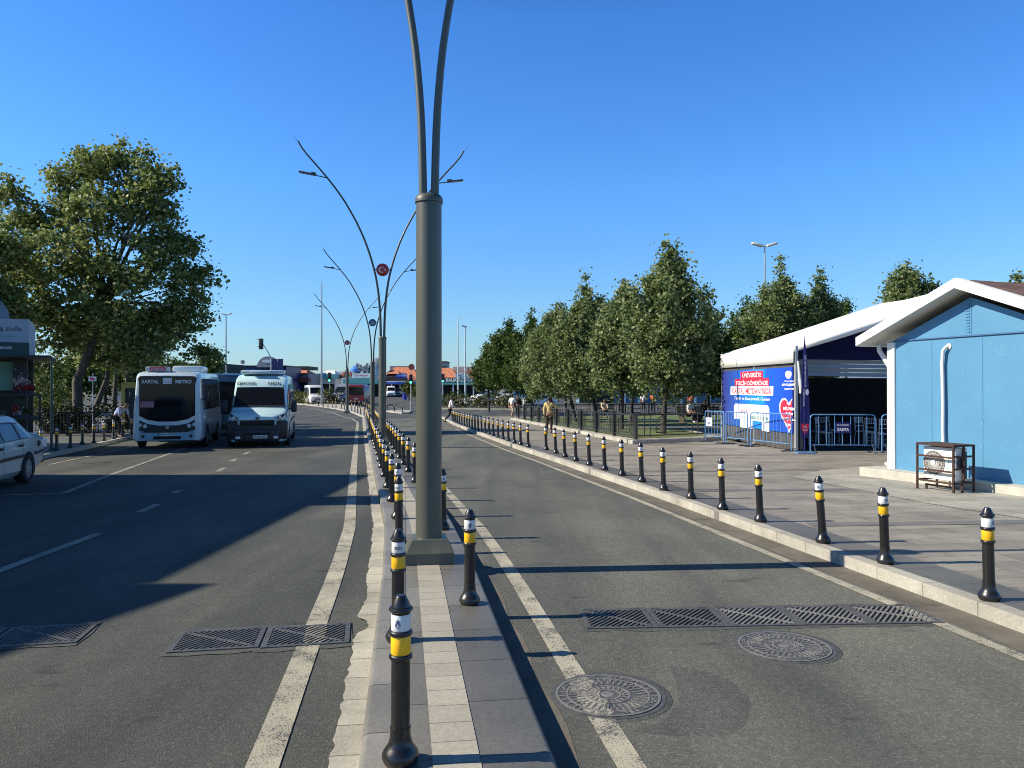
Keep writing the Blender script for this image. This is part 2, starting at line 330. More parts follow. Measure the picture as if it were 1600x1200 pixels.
drape('ground', [(-5000, -39), (5000, -39), (5000, 6000), (-5000, 6000)], -.03, M['ground'])
drape('road', [(-120, -30), (90, -30), (110, 168), (-140, 168)], 0, M['asphalt'])
# right pavement: kerb stones, dark border slabs, light paving
strip_mesh('kerb', K, lambda y: K(y)+.15, -6, 58, H, M['kerb'], 1., .16)
strip_mesh('pavement', lambda y: K(y)+.15, lambda y: K(y)+.62, -6, 58, H+.001, M['paver_dark'])
drape('pavement', strip(lambda y: K(y)+.62, lambda y: 75, -6, 58)[:-1]+[(75, -6)], H, M['paver'], .16)
for y0 in (5.1, 9.45, 12.9, 16.2, 20.5, 25.0):
    strip_mesh('pavement', lambda t: 0, lambda t: 0, 0, 1, 0, M['band']) if 0 else None
    o = drape('paving_band', [(K(y0)+.66, y0), (40, y0+2.6), (40, y0+2.85), (K(y0)+.66, y0+.27)], H+.005, M['band'])
drape('dusty_paving', [(5.6, 15.2), (6.0, 13.3), (6.3, 11.5), (6.9, 9.8), (7.6, 8.6), (8.6, 8.0), (10.5, 7.6), (14, 7.4), (14, 17), (8.5, 17.6), (6.8, 16.6)], H+.0075, M['paver_light'])
strip_mesh('gutter', lambda y: K(y)-.33, lambda y: K(y)-.002, -6, 56, .004, M['gutter'])
strip_mesh('edge_line', lambda y: K(y)-.50, lambda y: K(y)-.385, -6, 40, .008, M['white'])
# median
MW = .445
strip_mesh('road', lambda y: C(y)+MW-.1, lambda y: K(y)+.05, -6, 58, .0022, M['asphalt_pale'])
cap_y = 59
bm_med = MB()
def ribbon_round(name, fl, fr, y0, y1, h, m, rr=.03):
    ys = sorted(set([round(y, 3) for y in steps(y0, y1, .8)]+[a for a, b in GT if y0 < a < y1])); mb = MB(); prof = []
    prof = [(0, -.16), (0, -rr), (rr*.3, -rr*.3), (rr, 0)]
    for y in ys:
        a, b = fl(y), fr(y); zz = g(y)+h
        for dx, dz in prof: mb.v.append((a+dx, y, zz+dz))
        for dx, dz in reversed(prof): mb.v.append((b-dx, y, zz+dz))
    k = 8
    for i in range(len(ys)-1):
        for j in range(k-1): mb.f.append((i*k+j, i*k+j+1, (i+1)*k+j+1, (i+1)*k+j))
    mb.f.append(tuple(range(k))); mb.f.append(tuple((len(ys)-1)*k+j for j in range(k)))
    mb.m = [0]*len(mb.f); return tag(mb.build(name, m, ang=50), kind='structure')
ribbon_round('median', lambda y: C(y)-MW, lambda y: C(y)+MW, -5, cap_y, H, M['median_slab'])
strip_mesh('median_strip', lambda y: C(y)-.115, lambda y: C(y)+.1, -5, cap_y, H+.004, M['strip'], .8)
def crumble(y): return C(y)-.595+.004*math.sin(y*9.3)+.006*math.sin(y*31+math.sin(y*13)*2)+.006*math.sin(y*3.1+math.sin(y*7))+(.085*math.exp(-((y-5.75)/.16)**4))+(.03*math.exp(-((y-6.6)/.25)**2))+.006*(math.sin(y*977.1)*math.sin(y*311.7))
strip_mesh('kerb_cobbles', crumble, lambda y: C(y)-MW-.004, -5, cap_y-.5, .012, M['kerbcobble'], .045)
strip_mesh('edge_line', lambda y: C(y)-.99, lambda y: C(y)-.83, -5, 50, .006, M['white'])
strip_mesh('edge_line', lambda y: C(y)+.76, lambda y: C(y)+.90, -5, 54, .006, M['white'])
strip_mesh('gutter', lambda y: C(y)+MW+.002, lambda y: C(y)+MW+.16+.02*math.sin(y*5), -5, 57, .0045, M['gutter'], .2)
# crescent island where the left road swings away
isl = [(C(59)-MW, 59), (-12.4, 61.5), (-14.9, 70), (-18.4, 79), (-21.5, 86), (-26.3, 95), (-34, 104), (-45, 112), (-58, 117), (-58, 119.5), (-44, 115), (-31, 107.5), (-23.2, 98), (-18.2, 88), (-15.2, 79), (-12.9, 70), (C(59)+MW, 59)]
drape('kerb', isl, H, M['kerb'], .16)
def inset(poly, t):
    n = len(poly); out = []
    for i in range(n):
        a, b, c = Vector(poly[i-1]), Vector(poly[i]), Vector(poly[(i+1) % n])
        d = ((b-a).normalized()+(c-b).normalized()); d = d.normalized() if d.length > 1e-6 else (b-a).normalized(); out.append((b.x+d.y*-t, b.y+d.x*t))
    return out
strip_mesh('edge_line', lambda y: lerp([(50, -9.3-.9), (57, -12.1), (61.5, -13.9), (70, -16.6), (79, -20.4), (86, -23.8), (95, -28.8)], y)-.08, lambda y: lerp([(50, -9.3-.9), (57, -12.1), (61.5, -13.9), (70, -16.6), (79, -20.4), (86, -23.8), (95, -28.8)], y)+.08, 50, 95, .006, M['white_worn'])
# left pavement
drape('kerb', strip(lambda y: L(y)-.18, L, -6, 90), H, M['kerb'], .16)
drape('pavement', strip(lambda y: -150, lambda y: L(y)-.18, -6, 90), H, M['paver_dark'], .16)
# road markings on the left carriageway
def dash(a, b, w):
    A, B = Vector(a[:2]), Vector(b[:2]); d = (B-A).normalized(); n = Vector((-d.y, d.x))*w/2
    drape('lane_dash', [tuple(A+n), tuple(B+n), tuple(B-n), tuple(A-n)], .006, M['white_worn'])
lane = [((-35, 905), (155, 834)), ((217, 801), (247, 788)), ((272, 770.5), (281, 766.5)), ((341, 737), (350, 731)), ((362, 721), (370, 717)), ((382, 710), (390, 706)), ((403, 699), (409, 696)), ((421, 691), (425, 689))]
for a, b in lane: dash(P(*a), P(*b), .13)
for a, b, w in (((290, 700), (165, 745), .11), ((165, 745), (100, 771), .11), ((100, 771), (-60, 776), .1), ((205, 699), (78, 726), .1)): dash(P(*a), P(*b), w)
# far carriageway markings, small traffic island
dash(P(604, 633), P(648, 645), .14); dash(P(652, 700), P(646, 690), .1) if 0 else None
isl2 = [(-12.6, 73), (-9.8, 67), (-9.2, 67.2), (-9.6, 73.5)]
drape('kerb', isl2, H, M['kerb'], .16)
# far side of the side street: kerb, verge with hedge
drape('kerb', [(-9.2, 80), (3, 76), (12, 76), (12, 78), (3, 78), (-9.2, 82)], H, M['kerb'], .16)
drape('verge', [(-9.0, 80.6), (3, 76.6), (12, 76.6), (12, 84), (-9.0, 86)], H+.01, M['soil'])
drape('pavement', [(-75, 150), (60, 150), (60, 175), (-75, 175)], H, M['paver'], .16)
# patches of newer asphalt by the manholes
def patch(pts, off=.0045):
    drape('asphalt_patch', [P(*p)[:2] for p in pts], off-.0015, M['patch'])
patch([(1045, 1040), (1070, 1042), (1098, 1049), (1130, 1058), (1152, 1072), (1168, 1086), (1173, 1100), (1168, 1122), (1160, 1136), (1140, 1147), (1120, 1150), (1050, 1149), (985, 1142), (1012, 1134), (1035, 1128), (1060, 1100), (1058, 1070)])
patch([(800, 990), (1055, 985), (1068, 999), (1052, 1008), (800, 1010)], .0035)
# park: kerb, grass, paths
PK = [(.1, 53), (4.2, 26), (7.6, 28.2), (18, 30.5), (30, 32), (36, 58), (14, 57)]
PK[0] = (.1, 52)
drape('kerb', [(-.1, 52.3), (4.1, 25.7), (7.7, 27.9), (8.1, 35.5), (22, 36), (22, 56), (8, 57)], H+.13, M['kerb'], .14)
drape('park_grass', [(.35, 51.5), (4.35, 26.6), (7.4, 28.5), (7.8, 36), (21.5, 36.5), (21.5, 55.5), (8, 56.5)], H+.137, M['grass'])
drape('park_path', [(3.3, 34.5), (3.0, 36.5), (21.4, 40.5), (21.4, 38)], H+.144, M['paver_dark'])

# ---------------------------------------------------------------- drain grates and manholes
def grate(c, rz, w, d, label, worn=False, paint_=None):
    o = empty('drain_grate', (c[0], c[1], g(c[1])), rz, label, 'drain grate', 'drain grates in the road')
    o.rotation_euler = (math.atan(-.012), 0, rz)
    o.scale = (1, 1, .85)
    rg_ = random.Random(int(c[0]*100)); sp = [(x+rg_.uniform(-.02, .02), y+rg_.uniform(-.02, .02), .0052) for x, y in [(-w/2-.03, -d/2-.06), (-w/4, -d/2-.07), (0, -d/2-.05), (w/4, -d/2-.07), (w/2+.03, -d/2-.05), (w/2+.03, 0), (w/2+.02, d/2+.05), (w/4, d/2+.06), (0, d/2+.04), (-w/4, d/2+.06), (-w/2-.03, d/2+.05), (-w/2-.03, 0)]]
    MB().add(sp, [tuple(range(12))]).build('surround', M['patch'], o)
    MB().b2((-w/2, -d/2, .0055), (w/2, d/2, .0065)).build('drain', M['gap_black'], o)  # flat black sheet standing in for the shaded pit
    fr = MB(); t = .035; zt = .0145
    fr.b2((-w/2, -d/2, .002), (w/2, -d/2+t, zt)); fr.b2((-w/2, d/2-t, .002), (w/2, d/2, zt)); fr.b2((-w/2, -d/2+t, .002), (-w/2+t, d/2-t, zt)); fr.b2((w/2-t, -d/2+t, .002), (w/2, d/2-t, zt))
    fr.build('frame', M['iron'], o)
    bars = MB(); wi, di = w/2-t-.005, d/2-t-.005
    def clip(x0, y0, x1, y1):
        a, b = 0., 1.; dx, dy = x1-x0, y1-y0
        for p, q in ((-dx, x0+wi), (dx, wi-x0), (-dy, y0+di), (dy, di-y0)):
            if abs(p) < 1e-9:
                if q < 0: return None
            else:
                r = q/p
                if p < 0: a = max(a, r)
                else: b = min(b, r)
        return None if a >= b-.02 else (x0+dx*a, y0+dy*a, x0+dx*b, y0+dy*b)
    dia = Vector((wi*2, di*2)).normalized()
    k = -w
    while k < w:
        s_ = clip(k-.6, -.75, k+.6, .75)
        if s_:
            x0, y0, x1, y1 = s_; v = Vector((x1-x0, y1-y0)); 
            if v.length > .04: bars.box(((x0+x1)/2, (y0+y1)/2, .0085), (v.length, .016, .012), math.atan2(v.y, v.x))
        k += .047
    bars.box((0, 0, .0095), ((Vector((wi*2, di*2))).length*.97, .024, .012), -math.atan2(di, wi))
    bars.build('bars', M['iron_light'] if worn else M['iron'], o)
    if paint_:
        pb = MB(); k = -w
        while k < w:
            s_ = clip(k-.6, -.75, k+.6, .75)
            if s_:
                x0, y0, x1, y1 = s_; xa, xb = max(x0, paint_[0]), min(x1, paint_[1])
                if xb-xa > .02 and x1 > x0:
                    f_ = lambda x: y0+(y1-y0)*(x-x0)/(x1-x0); v = Vector((xb-xa, f_(xb)-f_(xa))); pb.box(((xa+xb)/2, (f_(xa)+f_(xb))/2, .0155), (v.length, .0155, .001), math.atan2(v.y, v.x))
            k += .047
        pb.build('worn_paint', M['white_worn'], o)
    lugs = MB()
    for sx in (-1, 1): lugs.box((sx*(w/2-.07), d/2+.005, .011), (.05, .03, .014))
    lugs.build('hinge', M['iron'], o); return o
yy = lambda a, b: ((a[0]+b[0])/2, (a[1]+b[1])/2)
ords = ['nearest', 'second', 'third', 'fourth', 'fifth']
for i in range(5):
    x0 = .53+.555*i; grate((x0+.275+.02, 5.93+.03*i), R(3.0), .545, .5, ['leftmost drain grate on the right road, beside the left edge line', 'second drain grate from the left on the right road', 'middle drain grate of the row across the right road', 'fourth drain grate from the left on the right road, above the far manhole', 'worn drain grate at the right road end, touching the right edge line'][i], i > 1)
for i, (x, y, lb) in enumerate(((-1.49, 5.52, 'drain grate on the left road crossed by the white edge line'), (-2.1, 5.42, 'sunlit drain grate on the left road, next to the one under the white line'), (-3.42, 5.52, 'drain grate half in shadow at the left of the left road'), (-4.03, 5.4, 'fully shaded drain grate cut by the left picture edge'))):
    grate((x, y), R(11), .6, .47, lb, False, (-.02, .13) if i == 0 else None)
def manhole(c, r, label, letters):
    o = empty('manhole_cover', (c[0], c[1], g(c[1])), 0, label, 'manhole cover', 'manhole covers in the right road'); o.rotation_euler = (math.atan(-.012), 0, .3); o.scale = (1, 1, .8)
    MB().lathe([(r+.035, .003), (r+.03, .0052)], 40).build('surround', M['patch'], o)
    MB().lathe([(r, .001), (r, .008), (r-.008, .0085)], 64).build('rim', M['iron'], o)
    pl = MB().lathe([(r-.03, .004), (r-.03, .0115)], 64); pl.build('plate', M['iron'], o)
    rl = MB()
    def ring(r0, r1, z=.0145):
        n = 64; b = len(rl.v)
        for k in range(n):
            a = 2*math.pi*k/n
            for rr, zz in ((r0, .011), (r0, z), (r1, z), (r1, .011)): rl.v.append((rr*math.cos(a), rr*math.sin(a), zz))
        for k in range(n):
            k2 = (k+1) % n
            for j in range(3): rl.f.append((b+k*4+j, b+k*4+j+1, b+k2*4+j+1, b+k2*4+j)); rl.m.append(0)
    ring(r-.045, r-.03); ring(r*.70, r*.73); ring(r*.36, r*.39); ring(r*.2, r*.235)
    for rr, n, l in ((r*.52, 30, .045), (r*.3, 20, .03), (r*.63, 38, .04)):
        for k in range(n):
            a = 2*math.pi*(k+.5)/n; rl.box((rr*math.cos(a), rr*math.sin(a), .0125), (l, .011, .006), a+(.5 if rr < r*.4 else 0))
    rl.lathe([(r*.12, .011), (r*.1, .016)], 20); rl.build('relief', M['iron_light'], o)
    tx = MB()
    def arc(rad, a0):
        return lambda u, v: ((rad+v)*math.cos(a0-u/rad), (rad+v)*math.sin(a0-u/rad), .0152)
    text_on(tx, letters, r*1.7, r*.11, arc(r*.8, R(-90)), bold=.01); text_on(tx, letters, r*1.7, r*.11, arc(r*.8, R(90)), bold=.01)
    for ca in (0, 180):
        for k in range(5): a = R(ca-24+k*12); tx.box((r*.8*math.cos(a), r*.8*math.sin(a), .013), (r*.1, .012, .006), a)
    tx.build('lettering', M['iron_light'], o); return o
manhole((.56, 4.42), .335, 'round iron manhole cover nearest the camera, crossed by worn white paint', 'ATIK SU')
manhole((1.90, 5.28), .34, 'round iron manhole cover just below the row of drain grates', 'ATIK SU')
po = P(950, 1088)
for name, c, lb in (('utility_cover', P(143, 722), 'flat dark round cover in the parking strip behind the white sedan'),):
    o = empty(name, (c[0], c[1], g(c[1])), 0, lb, 'manhole cover'); MB().lathe([(.42, .001), (.42, .012), (.4, .014)], 32).build('plate', M['iron'], o); MB().lathe([(.47, .0005), (.47, .009)], 32).build('rim', M['patch'], o)
mo = bpy.data.objects['manhole_cover']; mb = MB(); ca_, sa_ = math.cos(-.3), math.sin(-.3); pp_ = []
for k in range(40):
    a = 2*math.pi*k/40; wx, wy = .305*math.cos(a), .305*math.sin(a); cx0 = C(4.42+wy)+.83-.56
    wx = max(cx0-.07-.01*math.sin(k*2.1), min(cx0+.07+.02*math.sin(k*1.7), wx)); pp_.append((wx*ca_-wy*sa_, wx*sa_+wy*ca_))
mb.add([(x, y, .0125) for x, y in pp_], [tuple(range(40))]); mb.build('worn_paint', M['white_worn'], mo)

# ---------------------------------------------------------------- bollards
BH = .745
def wrapf(r, a0=0): return lambda u, v: (r*math.sin(a0+u/r), -r*math.cos(a0+u/r), v)
def bollard_proto(mark):
    o = empty('bollard', (0, 0, 0))
    MB().lathe([(.066, -.03), (.069, 0), (.076, .012), (.083, .028), (.0825, .042), (.075, .06), (.062, .077), (.053, .093), (.048, .115), (.0455, .155), (.0465, .16), (.0455, .165)], 28).build('base', M['black'], o, ang=60)
    MB().lathe([(.043, .15), (.042, .475)], 28).build('post', M['black'], o)
    for z in (.475, .58, ): rg = MB(); rg.lathe([(.041, z-.013), (.049, z-.011), (.0525, z-.004), (.0525, z+.004), (.049, z+.011), (.041, z+.013)], 28); rg.build('ring', M['black'], o, ang=70)
    MB().lathe([(.0435, .487), (.0445, .489), (.0445, .566), (.0435, .568)], 28).build('yellow_band', M['yellow'], o)
    wb = MB().lathe([(.0425, .592), (.0435, .594), (.0435, .662), (.0425, .664)], 28).build('white_band', M['bwhite'], o)
    MB().lathe([(.041, .662), (.043, .672), (.051, .678), (.0545, .685), (.052, .692), (.043, .697), (.041, .703), (.0385, .711), (.026, .736), (.0215, .7445), (.006, .747)], 28).build('cap', M['black'], o, ang=26)
    f = wrapf(.0441); mk = MB(); zc = .627
    if mark == 'emblem':
        def sub(poly): 
            # fan of thin vertical slices keeps the mark on the curved band
            flat(mk, poly, lambda u, v: f(u, zc+v))
        sub(disc2(18, .0125, 0, -.006, ry=.013)); 
        for u in (-.009, -.003, .003, .009): sub([(u-.0012, .004), (u+.0012, .004), (u+.0009, .021-abs(u)*.5), (u-.0009, .021-abs(u)*.5)])
        sub([(-.004, .006), (.004, .006), (.003, .014), (0, .018), (-.003, .014)])
        mk.build('emblem', M['navy_ink'], wb)
        m2 = MB(); f2 = wrapf(.0444)
        for i in range(3):
            flat(m2, [(-.009, -.004-.005*i), (-.0045, -.001-.005*i), (0, -.0045-.005*i), (.0045, -.001-.005*i), (.009, -.004-.005*i), (.0045, -.0025-.005*i), (0, -.006-.005*i), (-.0045, -.0025-.005*i)], lambda u, v: f2(u, zc+v))
        m2.build('waves', M['bwhite'], wb)
    else:
        text_on(mk, mark, .058, .02, f, 0, zc, bold=.02); mk.build('year', M['ink'], wb)
    return o
protos = {}
def bollard_far():
    mb = MB(); mb.lathe([(.08, -.03), (.084, .025), (.05, .08), (.045, .15), (.043, .475)], 10, mi=0)
    mb.lathe([(.0445, .487), (.0445, .563)], 10, mi=1); mb.lathe([(.0445, .585), (.0445, .668)], 10, mi=2); mb.lathe([(.043, .46), (.043, .68)], 10, mi=0)
    mb.lathe([(.054, .672), (.054, .69), (.038, .711), (.0215, .7445)], 10, mi=0); mb.lathe([(.051, .575), (.051, .588)], 10, mi=0); mb.lathe([(.051, .468), (.051, .481)], 10, mi=0)
    o = mb.build('bollard', [M['black'], M['yellow'], M['bwhite']]); return o
far_p = None
rnd = random.Random(3)
ONES = ['', 'first', 'second', 'third', 'fourth', 'fifth', 'sixth', 'seventh', 'eighth', 'ninth', 'tenth', 'eleventh', 'twelfth', 'thirteenth', 'fourteenth', 'fifteenth', 'sixteenth', 'seventeenth', 'eighteenth', 'nineteenth']
def nth(i):
    if i < 20: return ONES[i]
    t = {2: ('twenty', 'twentieth'), 3: ('thirty', 'thirtieth'), 4: ('forty', 'fortieth'), 5: ('fifty', 'fiftieth')}[i//10]
    return t[1] if i % 10 == 0 else t[0]+'-'+ONES[i % 10]
def put_bollard(x, y, h, mark, rot, label, group, lean=(0, 0)):
    global far_p
    near = y < 27 and mark
    if near:
        if mark not in protos: protos[mark] = bollard_proto(mark); o = protos[mark]
        else: o = copy_tree(protos[mark])
    else:
        if far_p is None: far_p = bollard_far(); o = far_p
        else: o = far_p.copy(); COL.objects.link(o)
    o.location = (x, y, g(y)+h-.002); o.rotation_euler = (lean[0], lean[1], rot)
    return tag(o, label, 'bollard', group)
# left row of the median
ys = [3.37, 5.04, 8.35, 10.05, 11.7, 13.45, 15.3, 17.2, 19.0, 20.9, 23.2]
while ys[-1] < 58: ys.append(ys[-1]+1.75)
marks = ['emblem', '2022', '2022', 'emblem', '2022', 'emblem', 'emblem', '2022', 'emblem', '2022', 'emblem']
for i, y in enumerate(ys):
    x = C(y)-.275 if i > 1 else (-.497, -.76)[i]
    mk = marks[i] if i < len(marks) else 'emblem'
    lb = ['bollard nearest the camera on the median, blue emblem on its white band', 'bollard marked 2022 right behind the nearest one on the median'][i] if i < 2 else '%s bollard from the camera in the left row of the median' % nth(i+1)
    put_bollard(x, y, H, mk, -.05+.25*math.sin(i*2.1)-(.12 if i == 0 else 0)+math.atan2(x, y)*-1*0, lb, 'bollards along the left edge of the median', (rnd.uniform(-.012, .012), rnd.uniform(-.012, .012)))
ys = [5.94, 9.25, 10.95, 12.6, 14.3, 16.25, 18.0, 19.8, 21.6]
while ys[-1] < 57: ys.append(ys[-1]+1.78)
marks = ['emblem', 'emblem', '2022', 'emblem', '2022', 'emblem', 'emblem', '2022', 'emblem']
for i, y in enumerate(ys):
    lb = 'black bollard standing right of the thick pole base on the median, emblem on its band' if i == 0 else '%s bollard from the camera in the right row of the median' % nth(i+1)
    put_bollard(C(y)+.275, y, H, marks[i] if i < len(marks) else 'emblem', .1+.3*math.sin(i*1.7), lb, 'bollards along the right edge of the median', (rnd.uniform(-.012, .012), rnd.uniform(-.012, .012)))
# right pavement row
base = [(1545, 937), (1383, 880), (1286, 848), (1188, 815), (1129, 796), (1080, 779), (1037, 766), (1003, 753), (972, 743), (945, 734.5), (921, 727), (900, 720), (883, 714), (868.7, 708.5), (853.7, 703)]
pts = [P(px, py, H)[:2] for px, py in base]
y = pts[-1][1]
while y < 49: y += 1.16 if y < 40 else 1.3; pts.append((K(y)+.2, y))
mk = ['emblem', '2022', 'emblem', '2022', 'emblem', '2022', 'emblem', 'emblem', '2022', 'emblem']
rots = [.55, .5, -.55, .45, .2, .4, 0, -.3, .3, .1]
leans = [-.045, -.055, -.07, -.055, -.04, -.035, -.03, -.04, -.03, -.04]
for i, (x, y) in enumerate(pts):
    lb = {0: 'rightmost bollard on the right pavement, yellow band, emblem half turned away', 1: 'second bollard from the right on the right pavement, 2022 on its band'}.get(i, '%s bollard from the right picture edge along the right pavement kerb' % nth(i+1))
    put_bollard(x, y, H, mk[i % 10], rots[i % 10], lb, 'bollards along the right pavement kerb', (rnd.uniform(-.01, .01), leans[i % 10] if i < 26 else -.02))
# left pavement row
lb_px = [(64.7, 709), (89, 704), (110, 700), (128.7, 694), (147, 692), (163, 689), (178, 686), (191.6, 682), (205.7, 679)]
for i, p in enumerate(lb_px):
    x, y, z = P(p[0], p[1], H)
    put_bollard(x, y, H, 'emblem', .3, '%s bollard from the left along the left pavement, near the black hedge fence' % nth(i+1), 'bollards along the left pavement kerb', (0, rnd.uniform(-.02, .02)))
# island arc
arc = [(569, 649), (563.5, 647.5), (559, 645), (554.5, 644), (549.7, 642.5), (538, 640), (533.5, 638.6), (525, 637.8), (520, 637), (512.5, 636.3), (505, 635), (497.5, 634), (489, 633), (481.5, 632), (473.5, 631.5)]
for i, p in enumerate(arc):
    x, y, z = P(p[0], p[1], H)
    put_bollard(x, y, H, None, 0, '%s bollard from the right along the white kerb of the curved island' % nth(i+1), 'bollards on the curved island', (0, 0))
for i in range(12):
    t = i/11; y = 62+36*t; x = lerp([(59, C(59)+.2), (70, -13.3), (79, -15.6), (88, -18.7), (98, -23.8)], y)
    put_bollard(x, y, H, None, 0, '%s bollard from the near tip along the far side of the curved island' % nth(i+1), 'bollards on the curved island')
for i, px in enumerate([706, 716, 727, 739, 751, 763, 774, 784, 796]):
    d = 73-(px-706)*.045; x = X(px, d); 
    o = put_bollard(x, 70.5+.0*i, 0, None, 0, '%s bollard from the left on the far side of the side street, before the hedge' % nth(i+1), 'bollards before the far hedge')
    o.location = (X(px, 76.5 if 0 else 78.9-.33*(X(px, 78)+9)), 0, 0); yb = 80.9-(o.location.x+9.2)*.33; o.location.y = yb; o.location.z = g(yb)+H-.002
for i, px in enumerate([618, 632, 646, 650]):
    d = 70; x = [-12.0, -11.0, -9.9, -9.75][i]; y = [72.6, 70.6, 68.2, 72.4][i]
    put_bollard(x, y, H, None, 0, 'bollard %s on the small traffic light island' % ['at the left tip', 'in the middle', 'at the near tip', 'at the far right corner'][i], 'bollards on the small traffic island')
# ---------------------------------------------------------------- the curved double street lamps
def arm_pts(n=30):
    T = [(.057, 0), (.065, .5), (.09, 1.1), (.17, 1.8), (.27, 2.3), (.48, 3.0), (.72, 3.6), (1.03, 4.2), (1.5, 4.95), (1.85, 5.35), (2.18, 5.75), (2.7, 6.3), (2.86, 6.5)]
    out = []
    for i in range(n+1):
        z = 6.5*i/n
        # smooth the table with a small window
        acc = [lerp([(b, a) for a, b in T], z+dz) if 0 <= z+dz <= 6.5 else lerp([(b, a) for a, b in T], min(6.5, max(0, z+dz))) for dz in (-.35, -.18, 0, .18, .35)]
        out.append((sum(acc)/5, z))
    return out
def street_lamp(x, y, rz, sign, label, sc=1.0):
    o = empty('street_lamp', (x, y, g(y)+H-.002), rz, label, 'street lamp', 'curved double street lamps on the median')
    hz = 3.57-(g(y)+H)+.06*sc if y < 10 else 3.62*sc
    pb = MB()
    pb.add([(sx*.235, sy*.235, z) for z in (-.02, .115) for sx, sy in ((-1,-1),(1,-1),(1,1),(-1,1))]+[(sx*.225*k, sy*.225*k, z) for z, k in ((.125, 1), (.235, .74)) for sx, sy in ((-1,-1),(1,-1),(1,1),(-1,1))]+[(sx*.15, sy*.15, .24) for sx, sy in ((-1,-1),(1,-1),(1,1),(-1,1))],
           [(0, 1, 5, 4), (1, 2, 6, 5), (2, 3, 7, 6), (3, 0, 4, 7)]+[(4, 5, 9, 8), (5, 6, 10, 9), (6, 7, 11, 10), (7, 4, 8, 11)]+[(8, 9, 13, 12), (9, 10, 14, 13), (10, 11, 15, 14), (11, 8, 12, 15)]+[(12, 13, 17, 16), (13, 14, 18, 17), (14, 15, 19, 18), (15, 12, 16, 19), (16, 17, 18, 19), (3, 2, 1, 0)])
    pb.build('base', M['pole'], o, ang=20)
    MB().lathe([(.1325, .22), (.129, .3), (.127, hz-.03)], 40).build('pole', M['pole'], o)
    cb = MB().lathe([(.127, hz-.05), (.139, hz-.045), (.141, hz-.005), (.137, hz+.004), (.118, hz+.03), (.06, hz+.034)], 40)
    for k in range(6): a = k*math.pi/3+.2; cb.lathe([(.008, 0), (.008, .012)], 6, (.1*math.cos(a), .1*math.sin(a), hz+.012))
    cb.build('collar', M['pole'], o, ang=40)
    ap = arm_pts()
    for s in (-1, 1):
        pts = [(s*.057, 0, hz-.02)]+[(s*a, 0, hz+z) for a, z in ap[1:]]
        rad = [.0415]+[.0415-.016*(i/len(ap)) for i in range(1, len(ap))]
        am = MB().tube(pts, rad, 14).build('arm', M['pole'] if y < 10 else M['pole_dark'], o, ang=60)
        MB().tube([pts[-1], (pts[-1][0]+s*.2, 0, pts[-1][2]+.21)], [.008, .003], 6).build('spike', M['pole_dark'], am)
        ld = MB(); lx, lz = s*1.85, hz+5.33
        ld.tube([(lx, 0, lz), (lx+s*.4, 0, lz+.07)], .018, 8)
        lo = ld.build('lamp_bracket', M['pole_dark'], o)
        hd = MB().box((lx+s*.62, 0, lz+.115), (.56, .15, .05), 0, ry=-s*.15, ch=.015); hd.box((lx+s*.42, 0, lz+.12), (.16, .09, .07), 0, ry=-s*.15)
        h_ = hd.build('lamp_head', M['pole_dark'], o)
        MB().box((lx+s*.67, 0, lz+.092), (.36, .11, .008), 0, ry=-s*.15).build('diffuser', M['steel'], h_)
    # round plate between the arms
    z0 = hz+2.3; cn = MB().tube([(-.27, 0, z0), (-.2, 0, z0)], .018, 8).tube([(.27, 0, z0), (.2, 0, z0)], .018, 8); cn.build('bracket', M['pole_dark'], o)
    dm = M['sign_red'] if sign == 'red' else M['sign_blue']
    ds = MB().lathe([(.2, -.025), (.215, -.02), (.215, .02), (.2, .025)], 32, (0, 0, z0), 'y').build('round_sign', dm, o)
    sy = MB()
    for side in (-1, 1):
        if sign == 'red':
            f = lambda u, v: (u, side*.0285, z0+v)
            n = 24; out = [(-.03+.1*math.cos(a), .1*math.sin(a)) for a in [R(38)+(R(322)-R(38))*k/n for k in range(n+1)]]
            inn = [(-.008+.08*math.cos(a), .08*math.sin(a)) for a in [R(322-2)-(R(320)-R(40))*k/n for k in range(n+1)]]
            for k in range(n): sy.add([f(*out[k]), f(*out[k+1]), f(*inn[n-k-1]), f(*inn[n-k])], [(0, 1, 2, 3)])
            star = [((.045 if k % 2 == 0 else .018)*math.cos(R(180)+k*math.pi/5)+.085, (.045 if k % 2 == 0 else .018)*math.sin(R(180)+k*math.pi/5)) for k in range(10)]
            flat(sy, star, f)
        else:
            f = lambda u, v: (u, side*.0285, z0+v)
            for u in (-.09, -.03, .03, .09): flat(sy, [(u-.01, -.02), (u+.01, -.02), (u+.006, .13-abs(u)), (u-.006, .13-abs(u))], f)
            flat(sy, [(-.12, -.06), (-.06, -.03), (0, -.06), (.06, -.03), (.12, -.06), (.12, -.1), (-.12, -.1)], f)
            flat(sy, [(-.05, -.015), (.05, -.015), (.03, .05), (0, .08), (-.03, .05)], f)
    sy.build('symbol', M['bwhite'], ds); return o
M['sign_red'] = mat('red_plate', (.42, .012, .015), .4, 0, .08, 8, coat=.3)
M['sign_blue'] = mat('blue_plate', (.06, .11, .22), .4, 0, .08, 8, coat=.3)
for i, (x, y, s) in enumerate(((-.828, 7.52, 'blue'), (X(597.6, 25.6), 25.6, 'red'), (X(582, 44), 44, 'blue'), (X(542.5, 66), 66, 'red'))):
    street_lamp(x, y, R(9 if i == 0 else 11), s, ['thick olive pole nearest the camera on a chamfered base, arms leaving the frame top', 'double curved lamp with the red crescent plate, second from the camera', 'double curved lamp with the blue plate, third from the camera', 'farthest double curved lamp, small red plate, on the curved island'][i], [1, 1.0, 1.0, 1.06][i])

